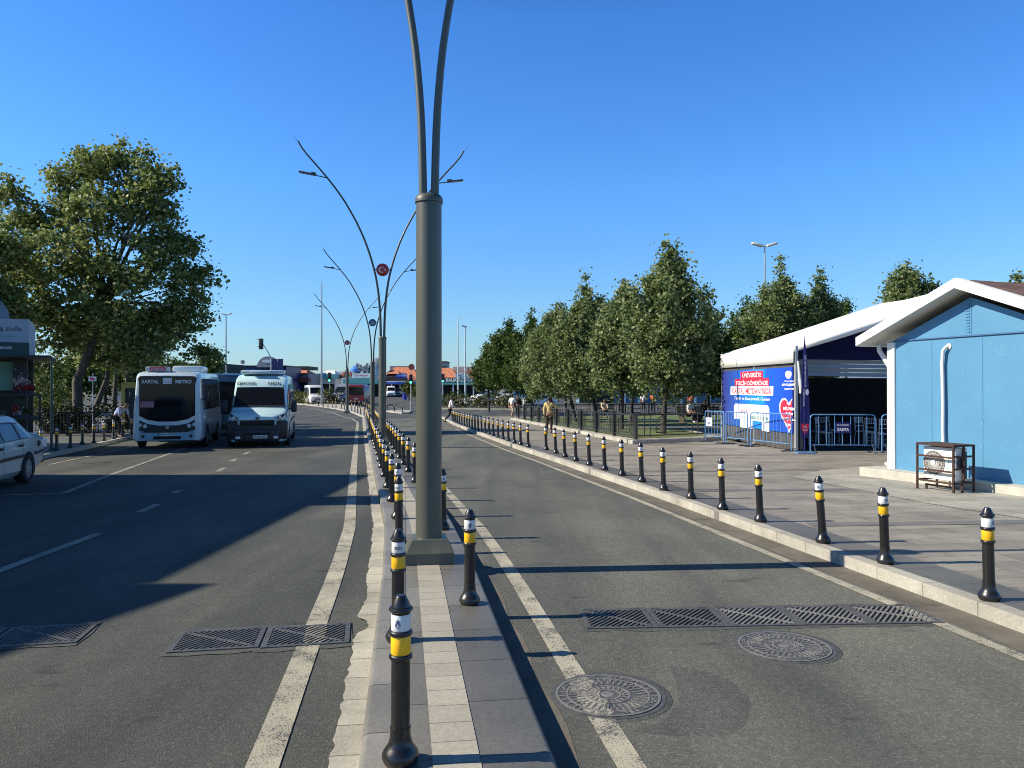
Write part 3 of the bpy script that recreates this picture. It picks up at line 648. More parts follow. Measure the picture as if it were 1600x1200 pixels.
# ---------------------------------------------------------------- blue hut
HO = Vector((7.6, 15.2, 0)); w_ = Vector((.337, -.9415, 0)); n_ = Vector((.9415, .337, 0))   # along the gable wall / into the hut
def hu(s, t, z): p = HO+w_*s+n_*t; return (p.x, p.y, z)      # s along the wall, t inwards
M['blue_wall'] = mat('sky_blue_panel', (.080, .235, .385), .5, 0, .06, 1.2, .04, 25, grime=((.13, .29, .42), 2.2, .60))
M['white_trim'] = mat('white_fascia', (.80, .79, .74), .5, 0, .05, 2, grime=((.6, .58, .5), 2.2, .62))
M['soffit'] = mat('soffit_boards', (.62, .61, .57), .7, 0, .08, 3)
M['roof_brown'] = paving('brown_shingles', (.13, .075, .055), (.19, .115, .085), (.05, .03, .025), .3, .14, 0, .5, .02, .85, .5)
M['concrete'] = mat('concrete', (.45, .43, .37), .85, 0, .18, 3, .4, 50, grime=((.3, .28, .23), 2.2, .58))
M['wht'] = mat('white_plastic', (.74, .73, .68), .4, 0, .05, 6, grime=((.5, .48, .42), 7, .62))
M['rust'] = mat('rusty_brown_steel', (.06, .03, .024), .7, .2, .35, 9, .3, 60)
hut = empty('blue_hut', hu(0, 0, g(15.2)+H), 0, 'small sky blue hut with white gable fascia and brown shingle roof', 'hut')
def hl(s, t, z): v = Vector(hu(s, t, z))-hut.location; return tuple(v)
HW, EZ, RZ_, zf = 3.6, 2.64, 3.36, .12
DEP = 6.5
mb = MB(); mb.add([hl(0, 0, zf), hl(HW, 0, zf), hl(HW, 0, EZ), hl(HW/2, 0, RZ_), hl(0, 0, EZ), hl(0, DEP, zf), hl(HW, DEP, zf), hl(HW, DEP, EZ), hl(HW/2, DEP, RZ_), hl(0, DEP, EZ)],
    [(0, 1, 2, 3, 4), (5, 9, 8, 7, 6), (0, 4, 9, 5), (1, 6, 7, 2)]); wall = mb.build('wall', M['blue_wall'], hut)
sm = MB()
def hbar(s0, s1, z0, z1, t0=-.012, t1=.0, mb=None, mi=0):
    mb.add([hl(s0, t0, z0), hl(s1, t0, z0), hl(s1, t0, z1), hl(s0, t0, z1), hl(s0, t1, z0), hl(s1, t1, z0), hl(s1, t1, z1), hl(s0, t1, z1)], [(0, 1, 2, 3), (4, 7, 6, 5), (0, 4, 5, 1), (1, 5, 6, 2), (2, 6, 7, 3), (3, 7, 4, 0)], mi)
M['seam'] = mat('panel_seam', (.07, .22, .40), .5); M['seam_d'] = mat('drip_flashing', (.05, .13, .25), .5)
for s0 in (.98, 2.02, 3.0): hbar(s0, s0+.014, .3, EZ+.0, -.006, .001, sm)
sm.build('panel_seam', M['seam'], wall)
sm = MB(); hbar(.12, HW-.12, EZ+.02, EZ+.045, -.03, .001, sm); sm.build('drip_flashing', M['seam_d'], wall)
sm = MB()
for k in range(11): hbar(HW/2-.10, HW/2-.02, EZ+.09+k*.055, EZ+.115+k*.055, -.01, .001, sm)
hbar(HW/2-.01, HW/2+.02, EZ+.06, RZ_-.03, -.008, .001, sm); sm.build('vent_slots', M['seam'], wall)
mb = MB(); hbar(0.0, .15, zf, EZ, -.035, .001, mb); mb.add([hl(-.03, -.035, zf), hl(0, -.035, zf), hl(0, -.035, EZ), hl(-.03, -.035, EZ), hl(-.03, .15, zf), hl(0, .15, zf), hl(0, .15, EZ), hl(-.03, .15, EZ)], [(0, 1, 2, 3), (4, 7, 6, 5), (0, 3, 7, 4), (1, 5, 6, 2), (0, 4, 5, 1), (2, 6, 7, 3)])
mb.build('corner_trim', M['white_trim'], hut); 
# roof slabs with fascia
tn = math.tan(R(21.8)); OV = .40; FH = .16; apz = RZ_+.31
def rz_(s): return apz-abs(s-HW/2)*tn
for sg in (-1, 1):
    e = HW/2+sg*2.28; r_ = HW/2
    def slab(t0, t1, z0, z1, nm, m, s0=None, s1=None, par=hut):
        a, b = (r_ if s0 is None else s0), (e if s1 is None else s1); q = MB()
        q.add([hl(a, t0, rz_(a)+z0), hl(b, t0, rz_(b)+z0), hl(b, t0, rz_(b)+z1), hl(a, t0, rz_(a)+z1), hl(a, t1, rz_(a)+z0), hl(b, t1, rz_(b)+z0), hl(b, t1, rz_(b)+z1), hl(a, t1, rz_(a)+z1)], [(0, 1, 2, 3), (4, 7, 6, 5), (0, 4, 5, 1), (1, 5, 6, 2), (2, 6, 7, 3), (3, 7, 4, 0)])
        return q.build(nm, m, par)
    ro = slab(-OV+.03, DEP+.4, -.03, 0, 'roof', M['roof_brown'])
    slab(-OV, -OV+.03, -FH, .012, 'fascia', M['white_trim'], par=ro)
    slab(-OV+.03, -OV+.2, -.002, .02, 'verge_flashing', M['white_trim'], par=ro)
    slab(-OV+.03, DEP+.4, -.12, -.10, 'soffit', M['soffit'], None, e-sg*.03, par=ro)
    slab(-OV+.03, DEP+.4, -FH-.01, .008, 'eave_fascia', M['white_trim'], e-sg*.03, e, par=ro)
    slab(-.0, DEP, -.33 if sg else 0, -.12, 'soffit_return', M['soffit'], HW/2, HW/2+sg*1.7, par=ro) if 0 else None
mb = MB()
mb.tube([hl(-.36, .1, 2.62), hl(-.35, .1, 2.5), hl(-.10, .1, 2.18), hl(-.08, .1, 2.05), hl(-.08, .1, .25), hl(-.15, .06, .17)], .05, 12); mb.build('downpipe', M['wht'], hut, ang=60)
pl = MB(); pf = -.08
pl.add([hl(a, b, z) for z in (pf-.1, .12) for a, b in ((-.42, -.36), (5.0, -.36), (5.0, DEP), (-.42, DEP))], [(0, 3, 2, 1), (4, 5, 6, 7), (0, 1, 5, 4), (1, 2, 6, 5), (2, 3, 7, 6), (3, 0, 4, 7)])
pl.build('plinth', M['concrete'], hut)
# refrigerant pipe
pp = empty('insulated_pipe', hu(1.28, -.06, .7), 0, 'white insulated pipe running up the blue gable wall', 'pipe')
def pr(s, t, z): return tuple(Vector(hu(s, t, z))-pp.location)
pts = [pr(1.36, .0, 2.50), pr(1.34, -.06, 2.49), pr(1.29, -.07, 2.42), pr(1.27, -.065, 2.2), pr(1.275, -.06, 1.8), pr(1.285, -.065, 1.4), pr(1.28, -.065, 1.0), pr(1.29, -.07, .74), pr(1.3, -.15, .68)]
MB().tube(pts, [.026, .03, .033, .031, .033, .031, .032, .033, .03], 10).build('pipe', M['wht'], pp, ang=60)
MB().lathe([(.055, 0), (.06, .01), (.04, .02)], 14, (0, 0, 0), 'y').build('wall_rosette', M['wht'], pp, loc=pr(1.36, -.02, 2.5), rz=math.atan2(n_.y, n_.x)-math.pi/2)
# cage with the condenser
ca = empty('steel_cage', hu(0, 0, 0), math.atan2(w_.y, w_.x), 'rusty brown steel cage standing in front of the blue wall', 'cage')
# local frame: x along the wall, y inwards is -normal
c0 = Vector((7.15, 13.33, 0)); ca.location = (c0.x, c0.y, g(13)+H-.005)
W, D, HH, b_ = .72, .46, .80, .03
fr = MB()
def bar(a, b): fr.box([(p+q)/2 for p, q in zip(a, b)], [max(abs(q-p), 0)+b_*.999 if abs(q-p) > 1e-6 else b_ for p, q in zip(a, b)])
for x in (0, W):
    for y in (0, D): bar((x, y, 0 if y == 0 else .02), (x, y, HH-b_*1.01))
for z in (.17, HH):
    for y in (0, D): bar((0, y, z), (W, y, z))
    for x in (0, W): bar((x, b_, z+.002), (x, D-b_, z+.002))
for z in (.36, .60): bar((b_, 0, z), (W-b_, 0, z)); 
for z in (.41, .62): bar((W, b_, z), (W, D-b_, z))
bar((W, D*.5, .17+b_), (W, D*.5, HH-b_)); bar((.1, .1, .09), (W-.02, .1, .09)); bar((.1, .1, 0), (.1, .1, .09-b_)); bar((W-.02, .22, 0), (W-.02, .22, .17-b_))
# inward direction is the hut normal: the local y axis after rotation is it already mirrored
fr.v = [(x, y, z) for x, y, z in fr.v]
fr.build('frame', M['rust'], ca)
ft = MB()
for x in (0, W): ft.box((x, 0, .008), (.07, .06, .012))
ft.build('foot', M['rust'], ca)
tp = MB().box((W/2, D/2, HH+.018), (W+.03, D+.03, .005)); tp.build('top_plate', M['rust'], ca)
ac = empty('air_conditioner', ca.location, ca.rotation_euler.z, 'white outdoor air conditioner unit with round fan inside the rusty cage', 'air conditioner')
bx = MB().b2((.05, .09, .20), (W-.04, .36, .76), ch=.012); bx.build('casing', M['wht'], ac)
gr = MB(); fx, fz, fr_ = .265, .48, .215
for k in range(4): 
    r0 = .06+.05*k
    ringp = [(fx+r0*math.cos(a), .078, fz+r0*math.sin(a)) for a in [2*math.pi*j/32 for j in range(33)]]; gr.tube(ringp, .0035, 4, cap=False)
for k in range(36):
    a = 2*math.pi*k/36; a2 = a+.35; gr.tube([(fx+.05*math.cos(a), .076, fz+.05*math.sin(a)), (fx+.13*math.cos(a+.12), .074, fz+.13*math.sin(a+.12)), (fx+fr_*math.cos(a2), .08, fz+fr_*math.sin(a2))], .003, 4, cap=False)
gr.lathe([(.045, .068), (.04, .08)], 24, (fx, 0, fz), 'y'); fg = gr.build('fan_grille', M['wht'], ac)
MB().lathe([(fr_, .0875), (fr_, .0885)], 40, (fx, 0, fz), 'y').build('fan_shade_disc', mat('fan_shadow', (.12, .11, .095), .8), ac)  # flat disc, shade behind the grille put into its colour
mb = MB(); mb.b2((W-.039, .12, .42), (W-.02, .22, .6)); mb.b2((W-.038, .24, .24), (W-.03, .34, .7)); mb.build('service_cover', M['ink'], ac)
mb = MB()
text_on(mb, 'DAIKO', .2, .035, lambda u, v: (.56-v, .0885, .5+u)) if 0 else mb.b2((.55, .088, .36), (.562, .0895, .62))
mb.build('stripe_label', mat('green_label', (.1, .4, .28), .5), ac)

# ---------------------------------------------------------------- tent
M['canvas'] = mat('white_canvas', (.80, .79, .74), .65, 0, .04, .7, .15, 3, grime=((.62, .6, .54), .9, .66))
M['navy'] = mat('navy_fabric', (.012, .018, .16), .7, 0, .1, 3, .2, 6)
M['grey_can'] = leaf_mat('grey_lining', (.6, .62, .68), (.62, .64, .7), (.6, .62, .66), .6)
M['alu'] = mat('tent_frame', (.6, .6, .58), .35, .5, .05, 4)
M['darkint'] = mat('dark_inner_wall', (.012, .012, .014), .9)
TA = R(4.2); T0 = Vector((8.43, 22.4, 0)); tent = empty('event_tent', (T0.x, T0.y, g(22.4)+H), TA, 'large white gabled event tent with navy lining beside the blue hut', 'tent')
TB = g(22.4)+H; ez = 2.98-TB; pz = 4.96-TB; TW = 12.4; TL = 6.2   # local: x across the gable, y back
rt = MB()
def rp(x, y): 
    k = 1-abs(x-TW/2)/(TW/2); return (x-.09 if x < .01 else x, y, ez+(pz-ez)*k-.10*math.sin(math.pi*k)*.3)
xs = [0, 1.5, 3.1, 4.7, TW/2, TW-4.7, TW-3.1, TW-1.5, TW]; ysn = [0, TL*.25, TL*.5, TL*.75, TL]
for j, yv in enumerate(ysn):
    for x in xs:
        p = rp(x, yv); rt.v.append((p[0], p[1]-.0, p[2]-(.05 if j in (1, 3) else 0)))
nx = len(xs)
for j in range(len(ysn)-1):
    for i in range(nx-1): rt.f.append((j*nx+i, j*nx+i+1, (j+1)*nx+i+1, (j+1)*nx+i)); rt.m.append(0)
# eave valances and gable strips
VH = .52
def strip3(pts, drop, mi=0, dx=0, dy=0):
    b = len(rt.v)
    for p in pts: rt.v.append((p[0]+dx, p[1]+dy, p[2])); rt.v.append((p[0]+dx, p[1]+dy, p[2]-drop))
    for i in range(len(pts)-1): rt.f.append((b+2*i, b+2*i+2, b+2*i+3, b+2*i+1)); rt.m.append(mi)
rf = rt.build('roof', M['canvas'], tent, ang=25, fix=False)
sol = rf.modifiers.new('thickness', 'SOLIDIFY'); sol.thickness = .012; sol.offset = 1
rt = MB()
ed = [rp(0, yv) for yv in ysn]; strip3([(p[0]-.004, p[1]+(-.02 if i == 0 else 0), p[2]+.01) for i, p in enumerate(ed)], VH)
fe = [rp(x, 0) for x in xs]; strip3([(p[0], -.022, p[2]+.01) for p in fe], .2)
be_ = [rp(x, TL) for x in xs]; strip3([(p[0], TL+.02, p[2]+.01) for p in be_], .2)
re_ = [rp(TW, yv) for yv in ysn]; strip3([(p[0]+.095, p[1], p[2]+.01) for p in re_], VH)
vl = rt.build('valance', M['canvas'], tent, fix=False); sol = vl.modifiers.new('thickness', 'SOLIDIFY'); sol.thickness = .01; sol.offset = 0
ln = MB(); lo_ = [(p[0]+.03 if i < 4 else p[0]-.03, p[2]-.11) for i, p in enumerate(fe)]
for i in range(nx-1): ln.quad((lo_[i][0], .05, lo_[i][1]), (lo_[i+1][0], .05, lo_[i+1][1]), (lo_[i+1][0], TL-.03, lo_[i+1][1]), (lo_[i][0], TL-.03, lo_[i][1]))
ln.add([(lo_[i][0], TL-.05, lo_[i][1]) for i in range(nx)]+[(TW-.1, TL-.05, ez-.22), (TW-1.2, TL-.05, ez-.22), (1.2, TL-.05, ez-.18), (.1, TL-.05, ez-.18)], [tuple(range(nx+4))]); ln.build('navy_lining', M['navy'], tent, fix=False)
gl = MB(); bx_ = [(.12, 0), (2, -.03), (4, -.05), (6.2, -.08), (9, -.1), (TW-.1, -.12)]
for k in range(4):
    z0 = ez-.13-k*.16
    for i in range(5): 
        (a, da), (b, db) = bx_[i], bx_[i+1]; gl.quad((a, TL-.14-(k % 2)*.05, min(z0+da, rp(a, 0)[2]-.12)), (b, TL-.14-(k % 2)*.05, z0+db), (b, TL-.14-((k+1) % 2)*.05, z0-.15+db), (a, TL-.14-((k+1) % 2)*.05, z0-.15+da))
gl.build('grey_curtain', M['grey_can'], tent, fix=False, ang=10)
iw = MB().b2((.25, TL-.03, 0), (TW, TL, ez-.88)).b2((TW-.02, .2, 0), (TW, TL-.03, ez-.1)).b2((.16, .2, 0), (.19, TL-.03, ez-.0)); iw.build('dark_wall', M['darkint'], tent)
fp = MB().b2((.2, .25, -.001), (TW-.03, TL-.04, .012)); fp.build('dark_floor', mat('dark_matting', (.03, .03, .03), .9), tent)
for (x, y) in ((0, 0), (0, TL), (0, TL*.5), (TW, 0), (TW, TL)):
    pm = MB().b2((x-.04, y-.04, 0), (x+.04, y+.04, ez)); pm.b2((x-.12, y-.12, 0), (x+.12, y+.12, .015)); pm.build('post', M['alu'], tent)
bm_ = MB().tube([(0, .05, ez-.05)]+[(p[0], .05, p[2]-.06) for p in fe[1:]], .035, 8).tube([(.06, .1, ez-.3), (.06, TL-.1, ez-.3)], .03, 6); bm_.build('beam', M['alu'], tent)
gb = MB().tube([(.04, -.03, ez-.45), (.13, -.05, ez-1.4), (.16, -.03, ez-1.45)], [.03, .06, .02], 8); gb.build('tied_curtain', M['canvas'], tent)
# banner on the left side of the tent (plane facing -x); u runs from the far end (left in the picture) to the near end
bn = empty('poster_banner', (T0.x-.01, T0.y, TB), TA, 'large blue printed banner on the side of the tent about KARTAL MEYDANI', 'banner')
U0, U1 = .1, TL-.12; BT, BB = ez-.63, .52
def bf(off): return lambda u, v: (-off, TL-u, v)     # u metres from the far end
m, t, b = nodes('banner_print'); tc = N(t, 'ShaderNodeTexCoord'); sx = N(t, 'ShaderNodeSeparateXYZ'); t.links.new(tc.outputs['Object'], sx.inputs[0])
mr = N(t, 'ShaderNodeMapRange'); mr.inputs[1].default_value = TL; mr.inputs[2].default_value = 0; t.links.new(sx.outputs[1], mr.inputs[0])
r = ramp(t, mr.outputs[0], [(.0, (.03, .03, .18)), (.25, (.02, .09, .42)), (.5, (.01, .24, .8)), (.62, (.012, .26, .82)), (.68, (.01, .10, .6)), (1, (.01, .06, .48))]); t.links.new(r.outputs[0], b.inputs['Base Color']); b.inputs['Roughness'].default_value = .45
M['banner'] = m
MB().add([bf(o_)(u, v) for o_ in (.0, .05) for u, v in ((U0, BB), (U1, BB), (U1, BT), (U0, BT))], [(0, 3, 2, 1), (4, 5, 6, 7), (0, 1, 5, 4), (1, 2, 6, 5), (2, 3, 7, 6), (3, 0, 4, 7)]).build('sheet', M['banner'], bn)
M['print_white'] = mat('print_white', (.78, .78, .78), .5, var=.02); M['print_red'] = mat('print_red', (.75, .02, .06), .5, var=.03); M['print_sky'] = mat('print_sky', (.02, .3, .8), .5, var=.02)
def rect(mb, u0, u1, v0, v1, off, skew=0): flat(mb, [(u0, v0), (u1, v0), (u1+skew, v1), (u0+skew, v1)], bf(off))
S_ = TL/5.5
def UP(px): return (px-1133)/(1243-1133)*TL   # rough: banner px -> u (perspective handled below)
def upx(px):   # exact: u whose picture column is px (x = T0.x, depth = T0.y+TL-u)
    k = (px-800)/1180; return TL-(T0.x-k*T0.y)/(math.sin(TA)+k*math.cos(TA))
def vpx(py, px): return Z(py, T0.y+math.cos(TA)*(TL-upx(px)))-TB
rd = MB(); rect(rd, upx(1160), upx(1195), vpx(592, 1177), vpx(580, 1177), .053); rect(rd, upx(1151), upx(1204.5), vpx(603, 1177), vpx(591.5, 1177), .054); rd.build('red_label', M['print_red'], bn)
wr = MB(); rect(wr, upx(1144), upx(1211), vpx(617.5, 1177), vpx(603.8, 1177), .0555, .03)
rc = [upx(1149.5), upx(1205), vpx(657, 1177), vpx(632, 1177)]; flat(wr, [(rc[0]+.12, rc[3]), (rc[0], rc[3]-.1), (rc[0], rc[2]), (rc[0]+.6, rc[2]), (rc[0]+.6, rc[2]-.28), (rc[0]+1.7, rc[2]-.28), (rc[0]+1.7, rc[2]), (rc[1]-.6, rc[2]), (rc[1]-.6, rc[2]-.3), (rc[1], rc[2]-.3), (rc[1], rc[3]-.1), (rc[1]-.12, rc[3])], bf(.054))
wr.build('white_label', M['print_white'], bn)
tw = MB()
def bt(s, x0, x1, y0, y1, off, mb, bold=.03): 
    xc = (x0+x1)/2; text_on(mb, s, upx(x1)-upx(x0), vpx(y0, xc)-vpx(y1, xc), bf(off), (upx(x0)+upx(x1))/2, (vpx(y0, xc)+vpx(y1, xc))/2, bold=bold)
bt('ÜNİVERSİTE', 1163, 1192.5, 580.5, 589.5, .058, tw, .015); bt('TERCİH DÖNEMİNDE', 1152.5, 1203, 593, 602, .058, tw, .015)
bt('Tercih ve Danışmanlık Günleri', 1150, 1206, 620.5, 626.5, .054, tw, .01)
bt('İSTANBUL', 1229, 1244, 594, 596.5, .054, tw); bt('BÜYÜKŞEHİR', 1225, 1246, 598.5, 603.5, .054, tw, .04); bt('BELEDİYESİ', 1229, 1244, 606, 609, .054, tw)
cu_, cv_ = upx(1235), vpx(584, 1235)
flat(tw, [(cu_+.22*math.cos(a), cv_+.15*math.sin(a)*(1 if math.sin(a) < 0 else .6)) for a in [2*math.pi*k/20 for k in range(20)]], bf(.054))
# heart outline
def heart(cu, cv, s, n=28): return [(cu+s*math.sin(a)**3, cv+s*(.8125*math.cos(a)-.3125*math.cos(2*a)-.125*math.cos(3*a)-.0625*math.cos(4*a))) for a in [2*math.pi*k/n for k in range(n)]]
hc = (upx(1236), vpx(645, 1236)); 
def htall(s, k): return [(min(u, U1-.01), hc[1]+(v-hc[1])*k) for u, v in heart(hc[0], hc[1], s)]
flat(tw, htall(.70, .86), bf(.0545)); tw.build('white_lettering', M['print_white'], bn)
hr = MB(); flat(hr, htall(.62, .85), bf(.0565)); hr.build('heart', M['print_red'], bn)
t3 = MB(); bt('16', 1233, 1239, 627, 632, .0585, t3, .05); bt('MİLYON', 1227, 1245, 635, 641, .0585, t3, .05); bt('İÇİN', 1231, 1242, 644, 649, .0585, t3, .05); bt('ÇALIŞIYORUZ', 1225, 1247, 652, 658, .0585, t3, .05); bt('KARTAL', 1231, 1241, 662, 666, .0585, t3, .04)
t3.build('heart_lettering', M['print_white'], bn)
t4 = MB(); bt("KARTAL MEYDANI'NDA", 1147, 1208, 606, 615.5, .0585, t4, .012); bt('ALO 153', 1160, 1172, 640, 646, .0585, t4, .02); t4.build('red_lettering', M['print_red'], bn)
t5 = MB(); bt('0850 153 00 34', 1176, 1203, 650.5, 656, .0585, t5, .02)
hx = upx(1185); flat(t5, [(hx, vpx(640, 1185)), (hx+.05, vpx(640, 1185)), (hx+.07, vpx(643, 1185)), (hx+.14, vpx(646.5, 1185)), (hx+.12, vpx(648, 1185)), (hx+.02, vpx(645, 1185))], bf(.0585)); t5.build('green_lettering', mat('print_green', (.1, .3, .2), .5), bn)
MB().add([bf(0.04)(u, v) for u, v in ((.05, 0.0), (TL-.06, 0.0), (TL-.06, .52), (.05, .52))], [(0, 1, 2, 3)]).build('dark_backing', M['darkint'], bn) if 0 else None
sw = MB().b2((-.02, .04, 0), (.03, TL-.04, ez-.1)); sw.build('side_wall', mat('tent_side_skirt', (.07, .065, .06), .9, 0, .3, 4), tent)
rn = MB().b2((.10, -.028, .05), (.2, -.008, ez-.55)); rn.build('narrow_panel', mat('panel_grey', (.12, .11, .11), .6), tent)

# crowd barriers
M['bar_blue'] = mat('barrier_blue_paint', (.10, .26, .48), .42, .1, .12, 8, grime=((.4, .5, .6), 12, .66)); M['bar_foot'] = mat('barrier_foot', (.05, .07, .1), .6)
def barrier(a, b, label, nbar=9, sign=None):
    A, B = Vector((*a, 0)), Vector((*b, 0)); v = B-A; ln_ = v.length-.06
    o = empty('crowd_barrier', (a[0], a[1], g(a[1])+H), math.atan2(v.y, v.x), label, 'barrier', 'light blue crowd barriers around the tent')
    o.rotation_euler[1] = -math.atan2(g(b[1])-g(a[1]), ln_)
    f = MB(); h = 1.1; f.tube([(.03, 0, .03), (.03, 0, h-.1), (.055, 0, h-.03), (.12, 0, h), (ln_-.12, 0, h), (ln_-.055, 0, h-.03), (ln_-.03, 0, h-.1), (ln_-.03, 0, .03)], .019, 8)
    f.tube([(.03, 0, .22), (ln_-.03, 0, .22)], .015, 6); f.build('frame', M['bar_blue'], o, ang=60)
    q = MB()
    for k in range(nbar): x = .03+(ln_-.06)*(k+1)/(nbar+1); q.tube([(x, 0, .22), (x, 0, h-.01)], .009, 6)
    q.build('bars', M['bar_blue'], o)
    for x in (.12, ln_-.12): MB().box((x, 0, .018), (.05, .56, .03)).tube([(x, -.2, .03), (x, -.02, .24)], .01, 6).build('foot', M['bar_foot'], o)
    if sign is not None:
        sx_ = ln_*sign; pl_ = MB().box((sx_, -.02, .72), (.42, .006, .3)).build('sign_plate', M['navy'] if sign > .3 else M['sign_white'], o)
        tt = MB(); text_on(tt, 'BÜYÜKŞEHİR', .34, .06, lambda u, v: (sx_+u, -.0245, .72+v), 0, .08, bold=.02); text_on(tt, 'ZABITA', .34, .09, lambda u, v: (sx_+u, -.0245, .72+v), 0, -.05, bold=.04)
        tt.build('lettering', M['print_white'] if sign > .3 else M['navy_ink'], pl_)
    return o
M['sign_white'] = mat('sign_white', (.7, .74, .78), .5)
barrier((6.95, 27.2), (7.32, 25.9), 'short light blue barrier at the grass end, carrying a small white sign', 5, .25)
barrier((7.33, 25.9), (7.73, 24.6), 'second light blue barrier from the grass, in front of the printed banner', 7)
barrier((7.75, 24.55), (8.25, 22.15), 'long light blue barrier in front of the red heart, nearest the tent corner', 11)
barrier((8.62, 21.9), (10.55, 21.75), 'barrier with dark ZABITA sign across the dark tent opening', 7, .5)
barrier((10.62, 21.75), (12.4, 21.6), 'barrier across the tent opening partly hidden behind the blue hut', 7)
# feather flag
fl = empty('feather_flag', (X(1257, 21.6), 21.6, g(21.6)+H), 0, 'tall narrow navy feather flag standing at the tent corner', 'flag')
MB().tube([(0, 0, .02), (0, 0, 3.0), (.0, .0, 3.35)], [.018, .014, .006], 8).build('flagpole', M['navy'], fl)
MB().box((0, 0, .02), (.5, .36, .03)).build('base_plate', M['bar_blue'], fl)
fs = MB(); prof = [(0, 3.32), (.03, 3.1), (.075, 2.6), (.12, 1.9), (.15, 1.0), (.12, .45), (-.1, .42), (-.13, 1.0), (-.09, 1.9), (-.05, 2.6), (-.02, 3.1)]
fs.prism(prof, lambda p: (p[0], -.012, p[1]), lambda p: (p[0], .0, p[1])); fs.build('cloth', mat('flag_navy', (.012, .012, .13), .6, 0, .15, 3), fl)
tx = MB(); text_on(tx, 'BÜYÜKŞEHİR BELEDİYESİ', .9, .07, lambda u, v: (.02-v, -.0145, 2.35+u), bold=.02); text_on(tx, 'İSTANBUL', .5, .05, lambda u, v: (-.03-v, -.0145, 1.6+u), bold=.02)
flat(tx, disc2(14, .05, .07, 1.75, ry=.09), lambda u, v: (u, -.0145, v)); tx.build('lettering', M['print_white'], fl)
hp_ = MB(); flat(hp_, [(u-.0, v) for u, v in [(.11*math.sin(a)**3+.01, .72+.15*(.8125*math.cos(a)-.3125*math.cos(2*a)-.125*math.cos(3*a))*1.3) for a in [2*math.pi*k/24 for k in range(24)]]], lambda u, v: (u, -.0148, v)); hp_.build('heart_print', M['print_red'], fl)
hp_ = MB(); text_on(hp_, '16', .08, .06, lambda u, v: (u, -.0165, v), .01, .76, bold=.03); text_on(hp_, 'MİLYON', .13, .05, lambda u, v: (u, -.0165, v), .01, .67, bold=.03); hp_.build('heart_lettering', M['print_white'], fl)
# pale scuffs on the hut wall
sc_ = MB(); rs = random.Random(5)
for s0, z0, l in ((1.62, 1.95, .18), (2.0, 1.05, .34), (1.97, .62, .2), (2.45, .75, .16), (.12, 2.05, .14)):
    pts_ = [(s0+rs.uniform(-.012, .012)+.02*k, z0+l*k/4) for k in range(5)]
    sc_.add([hl(a+w*(1 if k not in (0, 4) else .2), -.004, b) for w in (-.005, .005) for k, (a, b) in enumerate(pts_)], [(k, k+1, k+6, k+5) for k in range(4)])
sc_.build('scuff_marks', mat('scuff', (.2, .42, .55), .7, var=.3), wall)
# chairs inside the tent
M['chair'] = mat('white_chair', (.62, .62, .6), .45)
def chair():
    o = empty('banquet_chair', (0, 0, 0)); s = .2
    MB().box((0, 0, .45), (.4, .4, .04), ch=.008).build('seat', M['chair'], o)
    for sx in (-1, 1):
        MB().tube([(sx*s*.95, -.18, 0), (sx*s*.9, -.18, .44)], .014, 6).build('leg', M['chair'], o)
        MB().tube([(sx*s, .22, 0), (sx*s*.9, .19, .45), (sx*s*.9, .24, .92)], .014, 6).build('leg', M['chair'], o)
    bk = MB()
    for z in (.62, .74, .9): bk.tube([(-s*.9, .22+.0*z, z), (s*.9, .22, z)], .013, 6)
    for k in range(6): x = -s*.7+k*s*1.4/5; bk.tube([(x, .22, .74), (x, .22, .9)], .009, 6)
    for z in (.15, .25): bk.tube([(-s, -.18, z), (s, -.18, z)], .009, 6)
    bk.build('backrest', M['chair'], o); return o
ch0 = chair()
for i, (px, d, rz, lb) in enumerate([(1381, 23.3, 2.9, 'white spindle chair just left of the hut corner trim'), (1366, 23.9, 2.2, 'white chair behind the barrier, second from the hut corner'), (1350, 24.6, .4, 'third white chair from the hut corner in the dark tent'), (1288, 24.0, .9, 'white chair deep in the dark tent, second from the tent post'), (1276, 24.6, -1.0, 'white chair in the dark tent nearest the navy flag'), (1304, 25.2, 1.4, 'white chair in the tent left of the ZABITA sign')]):
    o = ch0 if i == 0 else copy_tree(ch0); o.location = (X(px, d), d, g(22.4)+H+.012); o.rotation_euler = (0, 0, rz); tag(o, lb, 'chair', 'white chairs in the tent')

# ---------------------------------------------------------------- building left of the frame whose shadow falls on the left road
M['plaster'] = mat('plaster', (.5, .46, .4), .85, 0, .08, 1); M['win'] = glass_mat('window_glass', (.02, .03, .04), .1)
sh = empty('corner_building', (-13.2, 11, g(11)+H), 0, 'flat roofed plaster building standing left of the frame, its shadow on the left road', 'building')
bt_ = MB().b2((-9, -4.75, 0), (0, 5.05, 7.0)); bt_.build('wall', M['plaster'], sh)
rf_ = MB().b2((-9.1, -4.7, 7.0), (.02, 5.05, 7.12)); rf_.build('roof', M['concrete'], sh)
ch_ = MB().b2((-.9, .3, 7.12), (0, 1.3, 8.05)); ch_.b2((-1.0, .25, 8.05), (.05, 1.35, 8.12)); ch_.build('chimney', M['plaster'], sh)
for k in range(3):
    for z in (1.0, 4.2): MB().b2((-.001, -3.6+k*3, z), (.03, -2.2+k*3, z+1.6)).build('window', M['win'], sh)
s2 = empty('annex_building', (-13.2, 3, g(3)+H), 0, 'angled plaster annex building left of the frame beside the flat roofed one', 'building')
an = MB(); an.add([(x, y, z) for z in (0, 7.3) for x, y in ((.2, 3.25), (-2.3, -4.5), (-9, -4.5), (-9, 3.25))], [(0, 3, 2, 1), (4, 5, 6, 7), (0, 1, 5, 4), (1, 2, 6, 5), (2, 3, 7, 6), (3, 0, 4, 7)]); an.build('wall', M['plaster'], s2)
MB().b2((-8.9, -4.4, 7.3), (-2.8, 3.1, 7.45)).build('roof', M['concrete'], s2)
